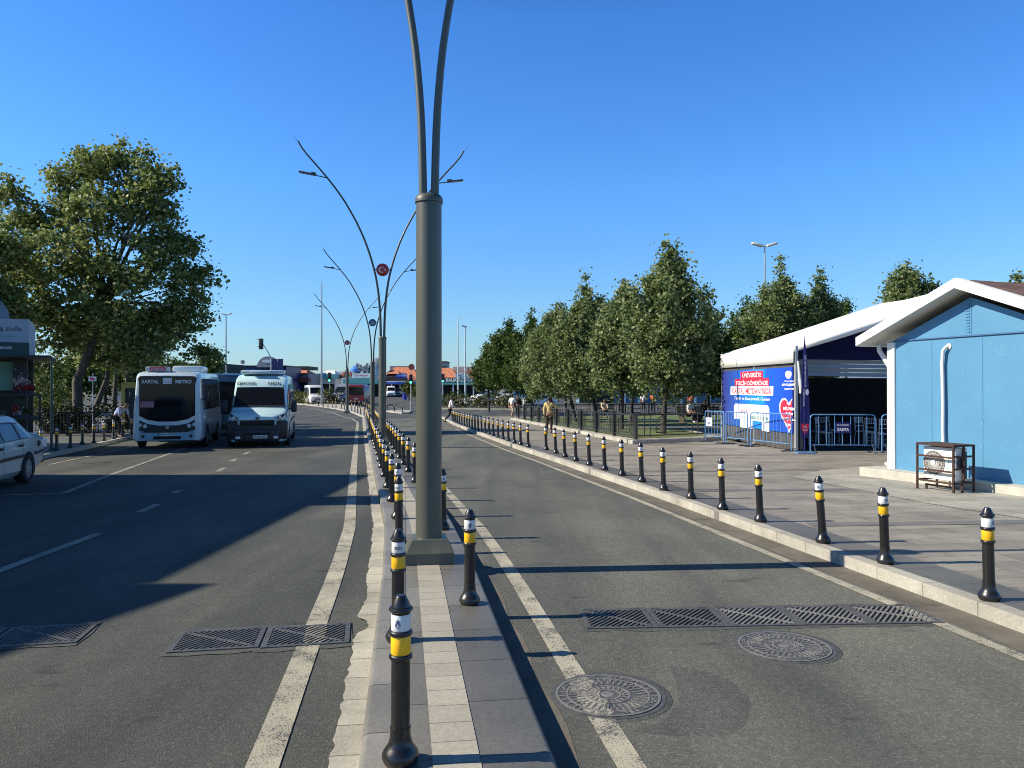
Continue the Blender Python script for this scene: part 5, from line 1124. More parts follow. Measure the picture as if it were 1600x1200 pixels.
def person(loc, rz, J, label, shirt, trousers, hair=True, shoe=None, sleeve=.6, short=False, group=None, sc=1., bag=None, top_extra=.0, scarf=None):
    """J: joint dict in local metres, the figure faces -y"""
    o = empty('person', loc, rz, label, 'person', group); o.scale = (sc,)*3
    j = {k: Vector(v) for k, v in J.items()}
    V, E = [], []
    def v(p, r): V.append((*p, r)); return len(V)-1
    def e(a, b): E.append((a, b)); return b
    pel = v(j['pelvis'], .12); wa = e(pel, v(j['pelvis'].lerp(j['neck'], .42), .105)); chs = e(wa, v(j['pelvis'].lerp(j['neck'], .78), (.13))); nb = e(chs, v(j['neck'], .055))
    hb = e(nb, v(j['head']+(j['neck']-j['head'])*.42, .06)); hc_ = e(hb, v(j['head'], (.078, .092))); e(hc_, v(j['head']+(j['head']-j['neck']).normalized()*.085, .055))
    hd = j['head']; fwd = Vector(J.get('look', (0, -1, 0)))
    for s in ('l', 'r'):
        sh_ = e(chs, v(j['sh'+s], .055)); el = e(sh_, v(j['el'+s], .038)); wr_ = e(el, v(j['wr'+s], .026)); d = (j['wr'+s]-j['el'+s]).normalized()
        pm = e(wr_, v(j['wr'+s]+d*.05, .03)); side = d.cross(Vector((0, 1, 0))); side = side.normalized() if side.length > .1 else Vector((1, 0, 0))
        for k, (of, ln) in enumerate(((-.027, .055), (-.01, .068), (.008, .065), (.025, .05))):
            a = e(pm, v(j['wr'+s]+d*.085+side*of, .010)); e(a, v(j['wr'+s]+d*(.085+ln)+side*of*1.15+Vector((0, -.012, 0)), .008))
        a = e(pm, v(j['wr'+s]+d*.05+side*-.045+Vector((0, -.015, 0)), .011)); e(a, v(j['wr'+s]+d*.085+side*-.058+Vector((0, -.03, 0)), .009))
        hp = e(pel, v(j['hp'+s], .088)); kn = e(hp, v(j['kn'+s], .055)); an = e(kn, v(j['an'+s], .036)); e(an, v(j['an'+s]+Vector(J.get('toe'+s, (0, -.15, -.04))), .03))
    skinned('body', V, E, 0, M['skin'], o)
    # shirt
    V2, E2 = [], []
    def v2(p, r): V2.append((*p, r)); return len(V2)-1
    def e2(a, b): E2.append((a, b)); return b
    a = v2(j['pelvis']+Vector((0, 0, -.03)), .15); b = e2(a, v2(j['pelvis'].lerp(j['neck'], .42), .135)); c = e2(b, v2(j['pelvis'].lerp(j['neck'], .78), .158)); e2(c, v2(j['pelvis'].lerp(j['neck'], .97), .075))
    for s in ('l', 'r'): q = e2(c, v2(j['sh'+s], .075)); q = e2(q, v2(j['sh'+s].lerp(j['el'+s], min(1, sleeve*1.6)), .058)); 
    if sleeve > .7:
        for i_, s in enumerate(('l', 'r')): pass
    skinned('shirt', V2, E2, 0, shirt, o)
    if sleeve > .7:
        for s in ('l', 'r'): MB().tube([j['el'+s]+(j['sh'+s]-j['el'+s])*.15, j['el'+s], j['wr'+s]+(j['el'+s]-j['wr'+s])*.12], [.055, .052, .04], 10).build('sleeve', shirt, o, ang=60)
    V3, E3 = [], []
    def v3(p, r): V3.append((*p, r)); return len(V3)-1
    a = v3(j['pelvis'], .142)
    for s in ('l', 'r'):
        q = v3(j['hp'+s]+Vector((0, 0, -.05)), .105); E3.append((a, q)); k_ = v3(j['kn'+s], .078 if not short else .09); E3.append((q, k_))
        if not short: z = v3(j['an'+s]+Vector((0, 0, .05)), .058); E3.append((k_, z))
    skinned('trousers' if not short else 'shorts', V3, E3, 0, trousers, o)
    for s in ('l', 'r'):
        t_ = Vector(J.get('toe'+s, (0, -.15, -.04))); MB().tube([j['an'+s]-t_*.35+Vector((0, 0, -.035)), j['an'+s]+Vector((0, 0, -.035)), j['an'+s]+t_*.6+Vector((0, 0, -.02)), j['an'+s]+t_*1.15+Vector((0, 0, -.005))], [.035, .045, .045, .028], 10, flat=.8).build('shoe', shoe or M['ink'], o, ang=60)
    hm = MB(); hd_ = j['head']; up = (j['head']-j['neck']).normalized(); bm = bmesh.new(); bmesh.ops.create_icosphere(bm, subdivisions=2, radius=1)
    vs = [Vector((q.co.x*.088, q.co.y*.103, q.co.z*.108))+hd_+up*.025-fwd*.016 for q in bm.verts]; fs = [[q.index for q in f.verts] for f in bm.faces if not (f.calc_center_median().dot(fwd) > .45 and f.calc_center_median().z < .45) and f.calc_center_median().z > -.65]
    bm.verts.index_update(); hm.add(vs, fs); bm.free(); hm.build('hair', scarf or M['hair'], o, ang=180, fix=False)
    fc = MB(); rt_ = fwd.cross(Vector((0, 0, 1)))
    for s in (-1, 1): p = hd_+fwd*.092+rt_*s*.032+Vector((0, 0, .012)); fc.lathe([(.009, -.008), (.008, .008)], 8, p)
    p = hd_+fwd*.095+Vector((0, 0, -.045)); fc.box(p, (.045, .012, .008), math.atan2(fwd.y, fwd.x)+math.pi/2); fc.build('eyes_and_mouth', M['ink'], o)
    ns = MB().tube([hd_+fwd*.085+Vector((0, 0, .005)), hd_+fwd*.115+Vector((0, 0, -.02))], [.009, .014], 8); ns.build('nose', M['skin'], o)
    for s in (-1, 1): MB().box(hd_+rt_*s*.083+Vector((0, 0, -.002)), (.018, .03, .055), math.atan2(fwd.y, fwd.x)+math.pi/2, ch=.006).build('ear', M['skin'], o)
    return o, j
def stand(dl=(0, 0), arms='down', step=0., lean=0.):
    """step: stride; dl: leg offsets"""
    J = dict(pelvis=(0, lean*.0, .93), neck=(0, -lean, 1.47), head=(0, -lean*1.15-.01, 1.615), shl=(.17, -lean*.9, 1.40), shr=(-.17, -lean*.9, 1.40), hpl=(.09, 0, .88), hpr=(-.09, 0, .88))
    J.update(knl=(.10, -step*.55-.02, .50), knr=(-.10, step*.2, .49), anl=(.10, -step, .08), anr=(-.10, step*1.1, .10 if step else .08), toer=(0, -.13, -.055 if step else -.04))
    J.update(ell=(.24, .03+step*.25-lean, 1.12), elr=(-.24, .03-step*.25-lean, 1.12), wrl=(.25, -.03+step*.5-lean, .87), wrr=(-.25, -.03-step*.5-lean, .87)); return J
c_yellow = mat('pale_yellow_shirt', (.62, .47, .17), .8, 0, .1, 6); c_white = mat('white_shirt', (.74, .74, .74), .8, 0, .05, 6); c_brown = mat('brown_trousers', (.05, .03, .025), .8, 0, .15, 6); c_black = mat('black_cloth', (.015, .015, .018), .8); c_cream = mat('cream_shorts', (.55, .45, .35), .8, 0, .1, 6); c_blue = mat('pale_blue_shirt', (.28, .33, .52), .8, 0, .08, 6); c_orange = mat('orange_shirt', (.7, .18, .05), .8)
J = stand(step=.06); J['elr'] = (-.40, .06, 1.16); J['wrr'] = (-.22, -.16, 1.02)
# seen from behind: rotate so local -y points away
J = stand(step=.05); J['ell'] = (.24, .02, 1.12); J['wrl'] = (.22, -.03, .88); J['elr'] = (-.42, .0, 1.20); J['wrr'] = (-.26, -.18, 1.30)
ye = P(858, 682, H); 
o, j = person((X(858, 33), 33, g(33)+H), R(180), {**J}, 'person in pale yellow shirt with a strap bag, seen from behind on the right pavement', c_yellow, c_brown, sc=.93, sleeve=.9)
mb = MB().tube([(.10, .17, 1.44), (-.02, .19, 1.25), (-.14, .19, 1.02), (-.19, .05, .95), (-.15, -.14, 1.05), (.05, -.17, 1.3), (.10, .0, 1.46), (.10, .17, 1.44)], .012, 6); mb.build('bag_strap', M['hair'], o); MB().box((-.10, .21, .98), (.24, .09, .17), rz=.1, ch=.03).build('waist_bag', mat('tan_bag', (.30, .2, .1), .7), o)
J = stand(step=.26, lean=.05); o, j = person((X(800, 55), 55, g(55)+H), R(150), J, 'person in white shirt and cream shorts walking away beside someone in black', c_white, c_cream, short=True)
J = stand(step=.12); person((X(809, 55.6), 55.6, g(55.6)+H), R(170), J, 'person in black clothes walking beside the one in cream shorts', c_black, c_black, sleeve=.9, scarf=c_black)
J = stand(step=.34, lean=.10); J['wrl'] = (.12, -.34, 1.02); J['wrr'] = (-.12, -.34, 1.02); J['ell'] = (.24, -.14, 1.1); J['elr'] = (-.24, -.14, 1.1)
person((X(703, 50.5), 50.5, g(50.5)+0.0), R(-75+180), J, 'person in a white shirt and dark trousers striding over the crossing', c_white, c_black, sleeve=.9)
def sit(lean=.05):
    J = dict(pelvis=(0, .05, .50), neck=(0, -lean+.05, 1.02), head=(0, -lean*1.3, 1.165), shl=(.17, -lean+.05, .96), shr=(-.17, -lean+.05, .96), hpl=(.09, 0, .50), hpr=(-.09, 0, .50), knl=(.12, -.40, .50), knr=(-.12, -.40, .50), anl=(.12, -.38, .08), anr=(-.12, -.44, .08), ell=(.22, -.14, .74), elr=(-.22, -.14, .74), wrl=(.12, -.34, .62), wrr=(-.12, -.34, .62))
    return J
M['bench'] = mat('dark_bench', (.05, .04, .03), .7)
def bench(x, y, rz, label, h0):
    o = empty('park_bench', (x, y, g(y)+h0), rz, label, 'bench', 'benches in the park')
    st = MB()
    for k in range(4): st.box((0, -.15+k*.11, .42), (1.5, .09, .03))
    st.build('seat', M['bench'], o); bk = MB()
    for k in range(3): bk.box((0, .30+.02*k, .6+k*.12), (1.5, .03, .09))
    bk.build('backrest', M['bench'], o)
    for s in (-.65, .65): MB().box((s, 0, .2), (.06, .4, .4)).box((s, .27, .6), (.05, .05, .5), rx=-.1).build('leg', M['bench'], o)
PG = H+.137
for i, (px, d, rz, sh_, tr, lb) in enumerate(((1077, 43.5, R(30), c_white, c_black, 'person in white top and dark trousers sitting on a park bench under the trees'), (1101, 45, R(-20), c_black, c_black, 'person in black sitting on a park bench right of the one in white'), (868+76, 52, R(10), c_cream, c_black, 'person in a beige top sitting on a far park bench behind the left trunks'))):
    bench(X(px, d)+.05, d+.0, rz, ['park bench under the person in the white top', 'park bench under the person in black', 'far park bench under the person in the beige top'][i], PG)
    person((X(px, d), d, g(d)+PG), rz, sit(.12 if i == 0 else .03), lb, sh_, tr, sleeve=.9 if i else .6, shoe=c_white if i == 0 else None)
for px, d, sh_, tr, lb in ((1005, 70, c_white, c_black, 'person in white standing far behind the park fence'), (1020, 70, c_orange, c_black, 'person in orange shirt far behind the park fence, beside the one in white'), (1078.5, 68, c_orange, c_white, 'person in orange top and white trousers far behind the park')):
    person((X(px, d), d, g(d)+H), R(160), stand(step=.1), lb, sh_, tr)
# bending figure on the left pavement
J = dict(pelvis=(0, .18, .88), neck=(0, -.26, 1.20), head=(0, -.40, 1.27), look=(0, -.9, -.4), shl=(.17, -.2, 1.16), shr=(-.17, -.2, 1.16), hpl=(.09, .15, .84), hpr=(-.09, .15, .84), knl=(.1, .05, .48), knr=(-.1, .12, .48), anl=(.1, .1, .08), anr=(-.1, .2, .08), ell=(.22, -.26, .88), elr=(-.22, -.26, .88), wrl=(.15, -.42, .72), wrr=(-.15, -.42, .72))
person((X(186, 29.8), 29.8, g(29.8)+H), R(70), J, 'person in a pale blue shirt bending forward on the left pavement beside the minibus', c_blue, c_black)
# ---------------------------------------------------------------- trees
nr = np.random.RandomState(11)
M['bark'] = mat('bark', (.045, .038, .03), .9, 0, .35, 6, .6, 30, stretch=(1, 1, .3)); M['bark_backlit'] = mat('backlit_plane_bark', (.075, .066, .05), .85, 0, .3, 4, .4, 20, grime=((.16, .15, .12), 5, .6))  # plane bark darkened, its backlit tone put into the colour
M['leaf_plane'] = leaf_mat('plane_leaves', (.095, .13, .03), (.175, .225, .06), (.36, .40, .17))  # lightest leaf tone, here and for lindens, carries sunlit specks as colour
M['leaf_linden'] = leaf_mat('linden_leaves', (.09, .135, .04), (.165, .22, .075), (.31, .36, .18))
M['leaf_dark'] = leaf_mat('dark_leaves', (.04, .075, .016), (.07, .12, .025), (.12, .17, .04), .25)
M['leaf_shade'] = leaf_mat('shade_dark_leaves', (.012, .02, .007), (.02, .03, .01), (.035, .045, .015), .15)  # hedge leaves blackened, the shade on them put into their colour
M['leaf_hedge'] = leaf_mat('hedge_leaves', (.04, .055, .015), (.07, .09, .02), (.15, .16, .05))
def leaves(name, cents, per, spread, size, m, parent, droop=.3, up=.25):
    cents = np.asarray(cents, float); n = len(cents)*per
    c = np.repeat(cents, per, 0)+nr.normal(0, 1, (n, 3))*np.asarray(spread)*np.clip(nr.rand(n, 1)+.35, 0, 1.2)
    a = nr.normal(0, 1, (n, 3)); a /= np.linalg.norm(a, axis=1)[:, None]
    nn = nr.normal(0, 1, (n, 3)); nn[:, 2] = np.abs(nn[:, 2])+up; nn /= np.linalg.norm(nn, axis=1)[:, None]
    t = np.cross(nn, a); t /= np.linalg.norm(t, axis=1)[:, None]+1e-9; b = np.cross(nn, t)
    s = size*(.6+.75*nr.rand(n, 1)); w = s*.42
    fold = nn*s*.16
    v = np.stack([c-t*s*.5, c-t*s*.08+b*w+fold, c+t*s*.5-nn*s*.12*droop, c-t*s*.08-b*w+fold], 1).reshape(-1, 3)
    me = bpy.data.meshes.new(name); me.vertices.add(n*4); me.vertices.foreach_set('co', v.ravel()); me.loops.add(n*4); me.loops.foreach_set('vertex_index', np.arange(n*4)); me.polygons.add(n); me.polygons.foreach_set('loop_start', np.arange(n)*4); me.update(calc_edges=True); me.materials.append(m)
    o = bpy.data.objects.new(name, me); COL.objects.link(o); o.parent = parent; return o
def lobe_pts(lobes, k=26, shell=2.4):
    out = []
    for (cx, cy, cz, rx, ry, rz) in lobes:
        n = max(9, int(k*(rx*ry*rz)**.62)); u = nr.normal(0, 1, (n, 3)); u /= np.linalg.norm(u, axis=1)[:, None]
        r = nr.rand(n, 1)**(1/shell); out.append(np.array([cx, cy, cz])+u*r*np.array([rx, ry, rz]))
    return np.concatenate(out)
def limbs(mb, base, tips, r0, sag=.25, n=6):
    for tp, r in tips:
        A, B = Vector(base), Vector(tp); mid = A.lerp(B, .5)+Vector((nr.normal(0, .12), nr.normal(0, .12), -.0+sag*(B-A).length*.25))
        pts = [A.lerp(mid, k/3) for k in range(3)]+[mid.lerp(B, k/3) for k in range(4)]
        pts = [p+Vector((nr.normal(0, .03), nr.normal(0, .03), 0))*(0 if i in (0,) else 1) for i, p in enumerate(pts)]
        mb.tube(pts, [r*(1-.8*i/(len(pts)-1)) for i in range(len(pts))], n)
def tree(name, x, y, z, trunk, r0, lobes, per, spread, size, leafm, barkm, label, group=None, k=26, nl=16, shell=2.4):
    o = empty(name, (x, y, z), 0, label, 'tree', group)
    mb = MB(); mb.tube([(trunk[0][0], trunk[0][1], trunk[0][2]-.05)]+list(trunk), [r0*1.35]+[r0*(1-.45*i/(len(trunk)-1)) for i in range(len(trunk))], 12)
    cts = lobe_pts(lobes, k, shell); top = trunk[-1]; sel = nr.choice(len(cts), min(nl, len(cts)), replace=False)
    limbs(mb, top, [(tuple(cts[i]), r0*.42) for i in sel], r0)
    for i in nr.choice(len(cts), min(nl, len(cts)), replace=False):
        c = Vector(cts[i]); q = Vector(top).lerp(c, .55); mb.tube([q, q.lerp(c, .5)+Vector((0, 0, .1)), c], [r0*.16, r0*.1, r0*.04], 5)
    mb.build('trunk', barkm, o, ang=80)
    leaves('crown', cts, per, spread, size, leafm, o); return o
# big plane tree, left
D = 35.; bx0 = X(119, D); bz = g(D)+H
def lb_(px, py, rx, ry, dy=0, ryd=None): 
    s = D/1180; return (X(px, D)-bx0, dy, Z(py, D)-bz, rx*s, (ryd or (rx+ry)/2*.9)*s, ry*s)
lob = [lb_(190, 258, 68, 36), lb_(128, 262, 36, 34, .8), lb_(245, 292, 46, 34, -.5), lb_(85, 340, 62, 42, .5), lb_(40, 345, 30, 30, 0), lb_(170, 345, 70, 46, -1), lb_(258, 385, 56, 44, .5), lb_(262, 338, 28, 28, -.4), lb_(92, 282, 32, 30, .3), lb_(12, 300, 30, 30, .2), lb_(205, 305, 40, 40, .9), lb_(120, 415, 90, 50, -1.4), lb_(225, 430, 70, 50, -1.2), lb_(288, 437, 42, 44, .6), lb_(30, 440, 55, 48, 0), lb_(70, 490, 60, 36, -.8), lb_(170, 500, 90, 42, -1), lb_(268, 500, 58, 42, .3), lb_(296, 480, 26, 28, 0), lb_(230, 545, 48, 28, -.5), lb_(110, 535, 40, 22, -.6), lb_(318, 550, 34, 9, 0), lb_(150, 560, 40, 18, 1)]
tree('plane_tree', bx0, D, bz, [(0, 0, 0), (.08, 0, 1.2), (.02, 0, 2.3), (.45, .05, 3.4), (.95, 0, 4.6), (1.3, 0, 6.0)], .24, lob, 50, (.28, .28, .2), .19, M['leaf_plane'], M['bark_backlit'], 'tallest broad plane tree at the left with a forked trunk behind the hedge', 'plane trees on the left', 21, 34, 2.0)
D2 = 33; 
tree('plane_tree', X(-45, 31), 31, g(31)+H, [(0, 0, 0), (.1, 0, 2), (-.1, 0, 4.5)], .2, [(0.2, 0, 6.3, 1.9, 1.8, 1.9), (1.0, 0, 8.0, 1.1, 1.2, 1.0), (.6, 0, 4.8, 1.6, 1.6, .9), (-1.5, 0, 7.2, 1.6, 1.6, 1.8)], 62, (.3, .3, .24), .17, M['leaf_plane'], M['bark_backlit'], 'plane tree whose crown enters at the left picture edge', 'plane trees on the left', 30)
for px, D2, lean, r0, top, lb2 in ((139, 38, .9, .17, 545, 'leaning plane tree with pale streaked trunk right of the forked one'), (177, 42, .15, .16, 540, 'slim upright plane tree third along behind the left hedge'), (196, 46, .1, .15, 548, 'plane tree behind the minibus with its low crown over the roof')):
    b0 = g(D2)+H; hz = Z(top, D2)-b0
    tree('plane_tree', X(px, D2), D2, b0, [(0, 0, 0), (lean*.45, 0, hz*.3), (lean, 0, hz*.62), (lean*1.15, 0, hz*.85)], r0, [(lean+.2, 0, hz+.6, 1.7, 1.5, 1.0), (lean+1.6, .3, hz+1.0, 1.5, 1.3, 1.0), (lean-1.2, .4, hz+.6, 1.3, 1.2, .9), (lean+.6, 0, hz-.5, 1.4, 1.2, .6)], 60, (.3, .3, .22), .16, M['leaf_plane'], M['bark_backlit'], lb2, 'plane trees on the left', 30)
# shrubs and hedge, left
def hedge(name, x0, y0, x1, y1, h, wd, z0, label, cat, m='leaf_hedge', size=.09, per=26, dens=16, rough=.18, sp=.16):
    o = empty(name, ((x0+x1)/2, (y0+y1)/2, z0), 0, label, cat); L_ = math.hypot(x1-x0, y1-y0); n = int(L_*h*wd*dens)+6
    t = nr.rand(n)-.5; w = (nr.rand(n)-.5)*wd; zz = nr.rand(n)**.8*h*(1+rough*np.sin(t*L_*1.3)*nr.rand(n))
    dx, dy = (x1-x0), (y1-y0); c = np.stack([t*dx-w*dy/L_, t*dy+w*dx/L_, zz], 1)
    st = MB()
    for i in range(0, n, max(1, n//30)): st.tube([(c[i][0], c[i][1], 0), (c[i][0]*1.0, c[i][1], max(.1, c[i][2]*.8))], [.02, .008], 4)
    st.build('stems', M['bark'], o); leaves('foliage', c, per, (sp, sp, sp*.8), size, M[m], o); return o
hedge('hedge', X(60, 33), 33, X(192, 34), 34, 1.15, .9, g(33)+H, 'clipped dark hedge behind the black railing at the left', 'hedge', 'leaf_shade', .11, 30, 26)
hedge('flowering_hedge', X(40, 35), 35, X(125, 36), 36, 1.5, 1.2, g(35)+H, 'yellowish green hedge under the big plane tree', 'hedge', 'leaf_hedge', .12)
for px, d, h, r_, lb3 in ((62, 37, 3.1, 1.0, 'dark round shrub right of the flower kiosk'), (92, 41, 2.6, .9, 'loose tall shrub left of the forked trunk')):
    b0 = g(d)+H; tree('shrub', X(px, d), d, b0, [(0, 0, 0), (0, 0, .8)], .07, [(0, 0, h*.55, r_, r_, h*.42)], 40, (.22, .22, .2), .11, M['leaf_dark'], M['bark'], lb3, None, 40, 8)['category'] = 'shrub'
# black railing, left
def railing(name, pts, h, label, bars=.12, z0=0., rect=True, group=None, panel=2.0):
    o = empty(name, (pts[0][0], pts[0][1], g(pts[0][1])+z0), 0, label, 'fence', group); ox, oy, oz = o.location
    for (xa, ya), (xb, yb) in zip(pts, pts[1:]):
        L_ = math.hypot(xb-xa, yb-ya); n = max(1, int(round(L_/panel))); 
        for i in range(n):
            a = Vector((xa+(xb-xa)*i/n-ox, ya+(yb-ya)*i/n-oy, 0)); b = Vector((xa+(xb-xa)*(i+1)/n-ox, ya+(yb-ya)*(i+1)/n-oy, 0)); za, zb = g(a.y+oy)+z0-oz, g(b.y+oy)+z0-oz
            p = lambda t, z: (a.x+(b.x-a.x)*t, a.y+(b.y-a.y)*t, za+(zb-za)*t+z)
            mb = MB(); rz = math.atan2(b.y-a.y, b.x-a.x)
            mb.box(p(0, h*.5), (.10, .10, h*1.12), rz); mb.tube([p(0, h), p(1, h)], .026, 5); mb.tube([p(0, .12), p(1, .12)], .022, 5)
            if rect:
                for u in (.12, .2, .8, .88): mb.tube([p(u, .12), p(u, h)], .017, 4)
                q = [p(.28, .22), p(.28, h*.78), p(.38, h-.02)]; mb.tube(q, .017, 4); mb.tube([p(.72, .22), p(.72, h*.78), p(.62, h-.02)], .017, 4); mb.tube([p(.28, .22), p(.72, .22)], .017, 4); mb.tube([p(.28, h*.6), p(.72, h*.6)], .017, 4)
                for u in (.4, .6): mb.tube([p(u, .22), p(u, h*.6)], .009, 4)
            else:
                k = int((b-a).length/bars)
                for j in range(1, k): mb.tube([p(j/k, .12), p(j/k, h+(.1 if j % 2 else .05))], .009, 4)
            mb.build('panel', M['fence_black'], o)
    return o
M['fence_black'] = mat('black_fence_paint', (.018, .019, .02), .45, 0, .2, 8)
railing('railing', [(X(18, 30.5), 30.5), (X(188, 32.2), 32.2)], .95, 'black spiked railing in front of the left hedge', rect=False, z0=H)
railing('park_fence', [(.45, 50.6), (2.3, 38.8), (4.28, 26.15), (7.2, 28.1)], .85, 'black park fence with rectangular panels around the near lawn edge', z0=H+.13, panel=2.4)
railing('park_fence', [(21.5, 56.2), (8.1, 57.2), (.8, 52.2)], .85, 'black park fence along the far lawn edge', z0=H+.13, panel=2.4)
railing('park_fence', [(2, 63), (22, 64)], .9, 'farther black fence behind the lawn, before the people in orange', z0=H-.12, panel=2.4)
# lindens in the park
def linden(px, d, top, hw, bot, tpx, label, leaf='leaf_linden', spikes=8, size=.145, grp='park trees on the right', pg=PG, dens=62):
    hw = hw*1.16; b0 = g(d)+pg; xb = X(tpx, d); s = d/1180; dx = X(px, d)-xb; zt = Z(top, d)-b0; zb_ = max(1.3, Z(bot+7, d)-b0); Wd = hw*s; Hh = zt-zb_
    lo = [(dx, 0, zb_+Hh*.34, Wd*.92, Wd*.85, Hh*.33), (dx-Wd*.25, -.2, zb_+Hh*.5, Wd*.66, Wd*.6, Hh*.28), (dx+Wd*.3, .1, zb_+Hh*.46, Wd*.62, Wd*.6, Hh*.28), (dx*.9, 0, zb_+Hh*.18, Wd*.8, Wd*.7, Hh*.16)]
    for i in range(spikes):
        a = 6.28*i/spikes+nr.rand(); r = Wd*(.1+.62*nr.rand()); hh = zt-(r/Wd)**1.2*Hh*.42-nr.rand()*Hh*.06
        if i == 0: r = 0; hh = zt
        lo.append((dx+r*math.cos(a), r*math.sin(a)*.8, hh-Hh*.16, max(.1, Wd*.08), max(.1, Wd*.08), Hh*.17)); lo.append((dx+r*math.cos(a)*.85, r*math.sin(a)*.7, hh-Hh*.27, Wd*.2, Wd*.2, Hh*.12))
    tr = [(0, 0, 0), (dx*.1, 0, zb_*.5), (dx*.3, 0, zb_+.2), (dx*.7, 0, zb_+Hh*.3), (dx, 0, zb_+Hh*.55)]
    return tree('linden_tree' if leaf == 'leaf_linden' else 'round_tree', xb, d, b0, tr, .13 if d < 33 else .11, lo, dens, (.2, .2, .19), size, M[leaf], M['bark'], label, grp, 30, 14, 2.2)
linden(1048, 30, 372, 74, 622, 1036, 'tallest linden tree of the park row, nearest the tent, pointed crown')
linden(975, 34, 428, 54, 628, 971, 'second linden from the tent in the park row')
linden(914, 39, 432, 54, 632, 933, 'third linden from the tent in the park row')
linden(872, 44, 470, 44, 636, 899, 'fourth linden from the tent in the park row')
linden(846, 48, 500, 30, 634, 866, 'last small linden of the park row, beside the dark round trees')
linden(995, 46, 445, 45, 620, 986, 'linden standing farther back on the lawn, behind the row')
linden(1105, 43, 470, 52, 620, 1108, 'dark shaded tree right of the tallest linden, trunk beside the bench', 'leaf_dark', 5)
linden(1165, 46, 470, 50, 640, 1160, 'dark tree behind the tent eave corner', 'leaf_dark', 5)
linden(1222, 44, 402, 66, 610, 1220, 'pointed linden rising behind the tent roof, left of centre', spikes=10, dens=66)
linden(1283, 45, 420, 38, 600, 1283, 'narrow linden peak right behind the tent roof', spikes=7)
linden(1322, 55, 462, 20, 560, 1322, 'small far tree top above the tent roof slope', 'leaf_dark', 3)
linden(1418, 36, 406, 50, 560, 1418, 'linden crown above the tent ridge, left of the hut gable', spikes=9)
linden(1590, 38, 424, 34, 560, 1590, 'linden twig tops peeking above the brown hut roof', spikes=6)
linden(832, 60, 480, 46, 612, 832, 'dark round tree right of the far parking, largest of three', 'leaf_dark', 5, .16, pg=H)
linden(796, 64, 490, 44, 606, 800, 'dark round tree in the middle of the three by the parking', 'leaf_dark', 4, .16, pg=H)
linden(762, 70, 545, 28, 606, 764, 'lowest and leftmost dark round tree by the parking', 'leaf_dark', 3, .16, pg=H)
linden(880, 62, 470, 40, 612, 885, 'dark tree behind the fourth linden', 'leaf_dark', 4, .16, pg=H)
# far trees
def far_tree(px, d, top, hw, label, dark=True, bot=None):
    b0 = g(d)+.0; h = Z(top, d)-b0; w = hw*d/1180
    return tree('far_tree', X(px, d), d, b0, [(0, 0, 0), (0, 0, h*.35)], .16, [(0, 0, h*.62, w, w, h*.38), (w*.2, 0, h*.8, w*.6, w*.6, h*.2), (-w*.4, 0, h*.55, w*.6, w*.6, h*.25)], 26, (.4, .4, .3), .3, M['leaf_dark' if dark else 'leaf_hedge'], M['bark'], label, None, 16, 6)
far_tree(324, 90, 545, 26, 'dark round tree behind the dark bus at the left'); far_tree(262, 95, 560, 40, 'dark tree far behind the minibus roof')
far_tree(640, 120, 598, 9, 'small bushy tree beside the blue barrel', False); far_tree(655, 118, 600, 12, 'small tree behind the thick pole, by the shops', False)
hedge('verge_hedge', -8.6, 83.6, 2.5, 79.2, 1.25, 1.6, g(80)+H, 'leafy flowering hedge before the parked cars, far centre', 'hedge', 'leaf_hedge', .2, 20, 7, .3, .26)
hedge('island_hedge', -27.5, 99, -22.5, 97.0, 1.5, 1.6, g(98)+.0, 'low light green shrubs behind the curved island bollards', 'hedge', 'leaf_hedge', .22, 20, 6, .3, .3)
hedge('island_hedge', -36, 106, -28, 101.0, 1.6, 1.6, g(103)+.0, 'light green shrubs seen right of the turquoise van', 'hedge', 'leaf_hedge', .22, 20, 6, .3, .3)
# background greenery seen between the left trunks
for i, (px, d, t) in enumerate(((20, 60, 545), (75, 64, 560), (125, 62, 552), (165, 66, 545), (215, 60, 545))): far_tree(px, d, t, 34, 'background tree %s behind the left plane trunks' % ['first from the left', 'second from the left', 'third from the left', 'fourth from the left', 'fifth from the left'][i], i % 2 == 0)

# ---------------------------------------------------------------- kiosk, posts and signs on the left
M['kgreen'] = mat('dark_green_sign', (.008, .055, .05), .4, 0, .05, 3); M['kwhite'] = mat('pale_sign', (.36, .43, .5), .5, 0, .04, 3); M['kdark'] = mat('kiosk_dark', (.015, .02, .02), .5); M['flower_red'] = mat('red_flowers', (.35, .02, .03), .7); M['flower_white'] = mat('white_flowers', (.6, .55, .55), .7)
kd = 23.6; kx = X(45, kd); kz = g(kd)+H; ko = empty('flower_kiosk', (kx, kd, kz), R(29), 'flower kiosk at the left edge with pale upper sign, dark green sign and awning', 'kiosk')
zz = lambda py: Z(py, kd)-kz
mb = MB().b2((-4.2, 0, zz(556)), (0, 3.0, zz(499))); mb.build('sign_box', M['kwhite'], ko)
mb = MB().b2((-4.21, -.04, zz(556)), (.01, -.003, zz(535.5))); gs = mb.build('green_sign', M['kgreen'], ko)
tx = MB(); text_on(tx, 'ÇİÇEKLERİ', 24*kd/1180*1.0, None, lambda u, v: (u, -.045, v), X(11, kd)-kx, zz(544), bold=.03); tx.build('lettering', M['print_white'], gs)
tx = MB(); text_on(tx, 'bianca', .62, None, lambda u, v: (u, -.006, v), X(4, kd)-kx-.16, zz(514.5), bold=.01); text_on(tx, 'stella', .42, None, lambda u, v: (u, -.006, v), X(25, kd)-kx, zz(514), bold=-.004); text_on(tx, 'çiçek ve düğün organizasyon', .62, .04, lambda u, v: (u, -.006, v), X(10, kd)-kx, zz(526)); tx.build('lettering', M['ink'], ko)
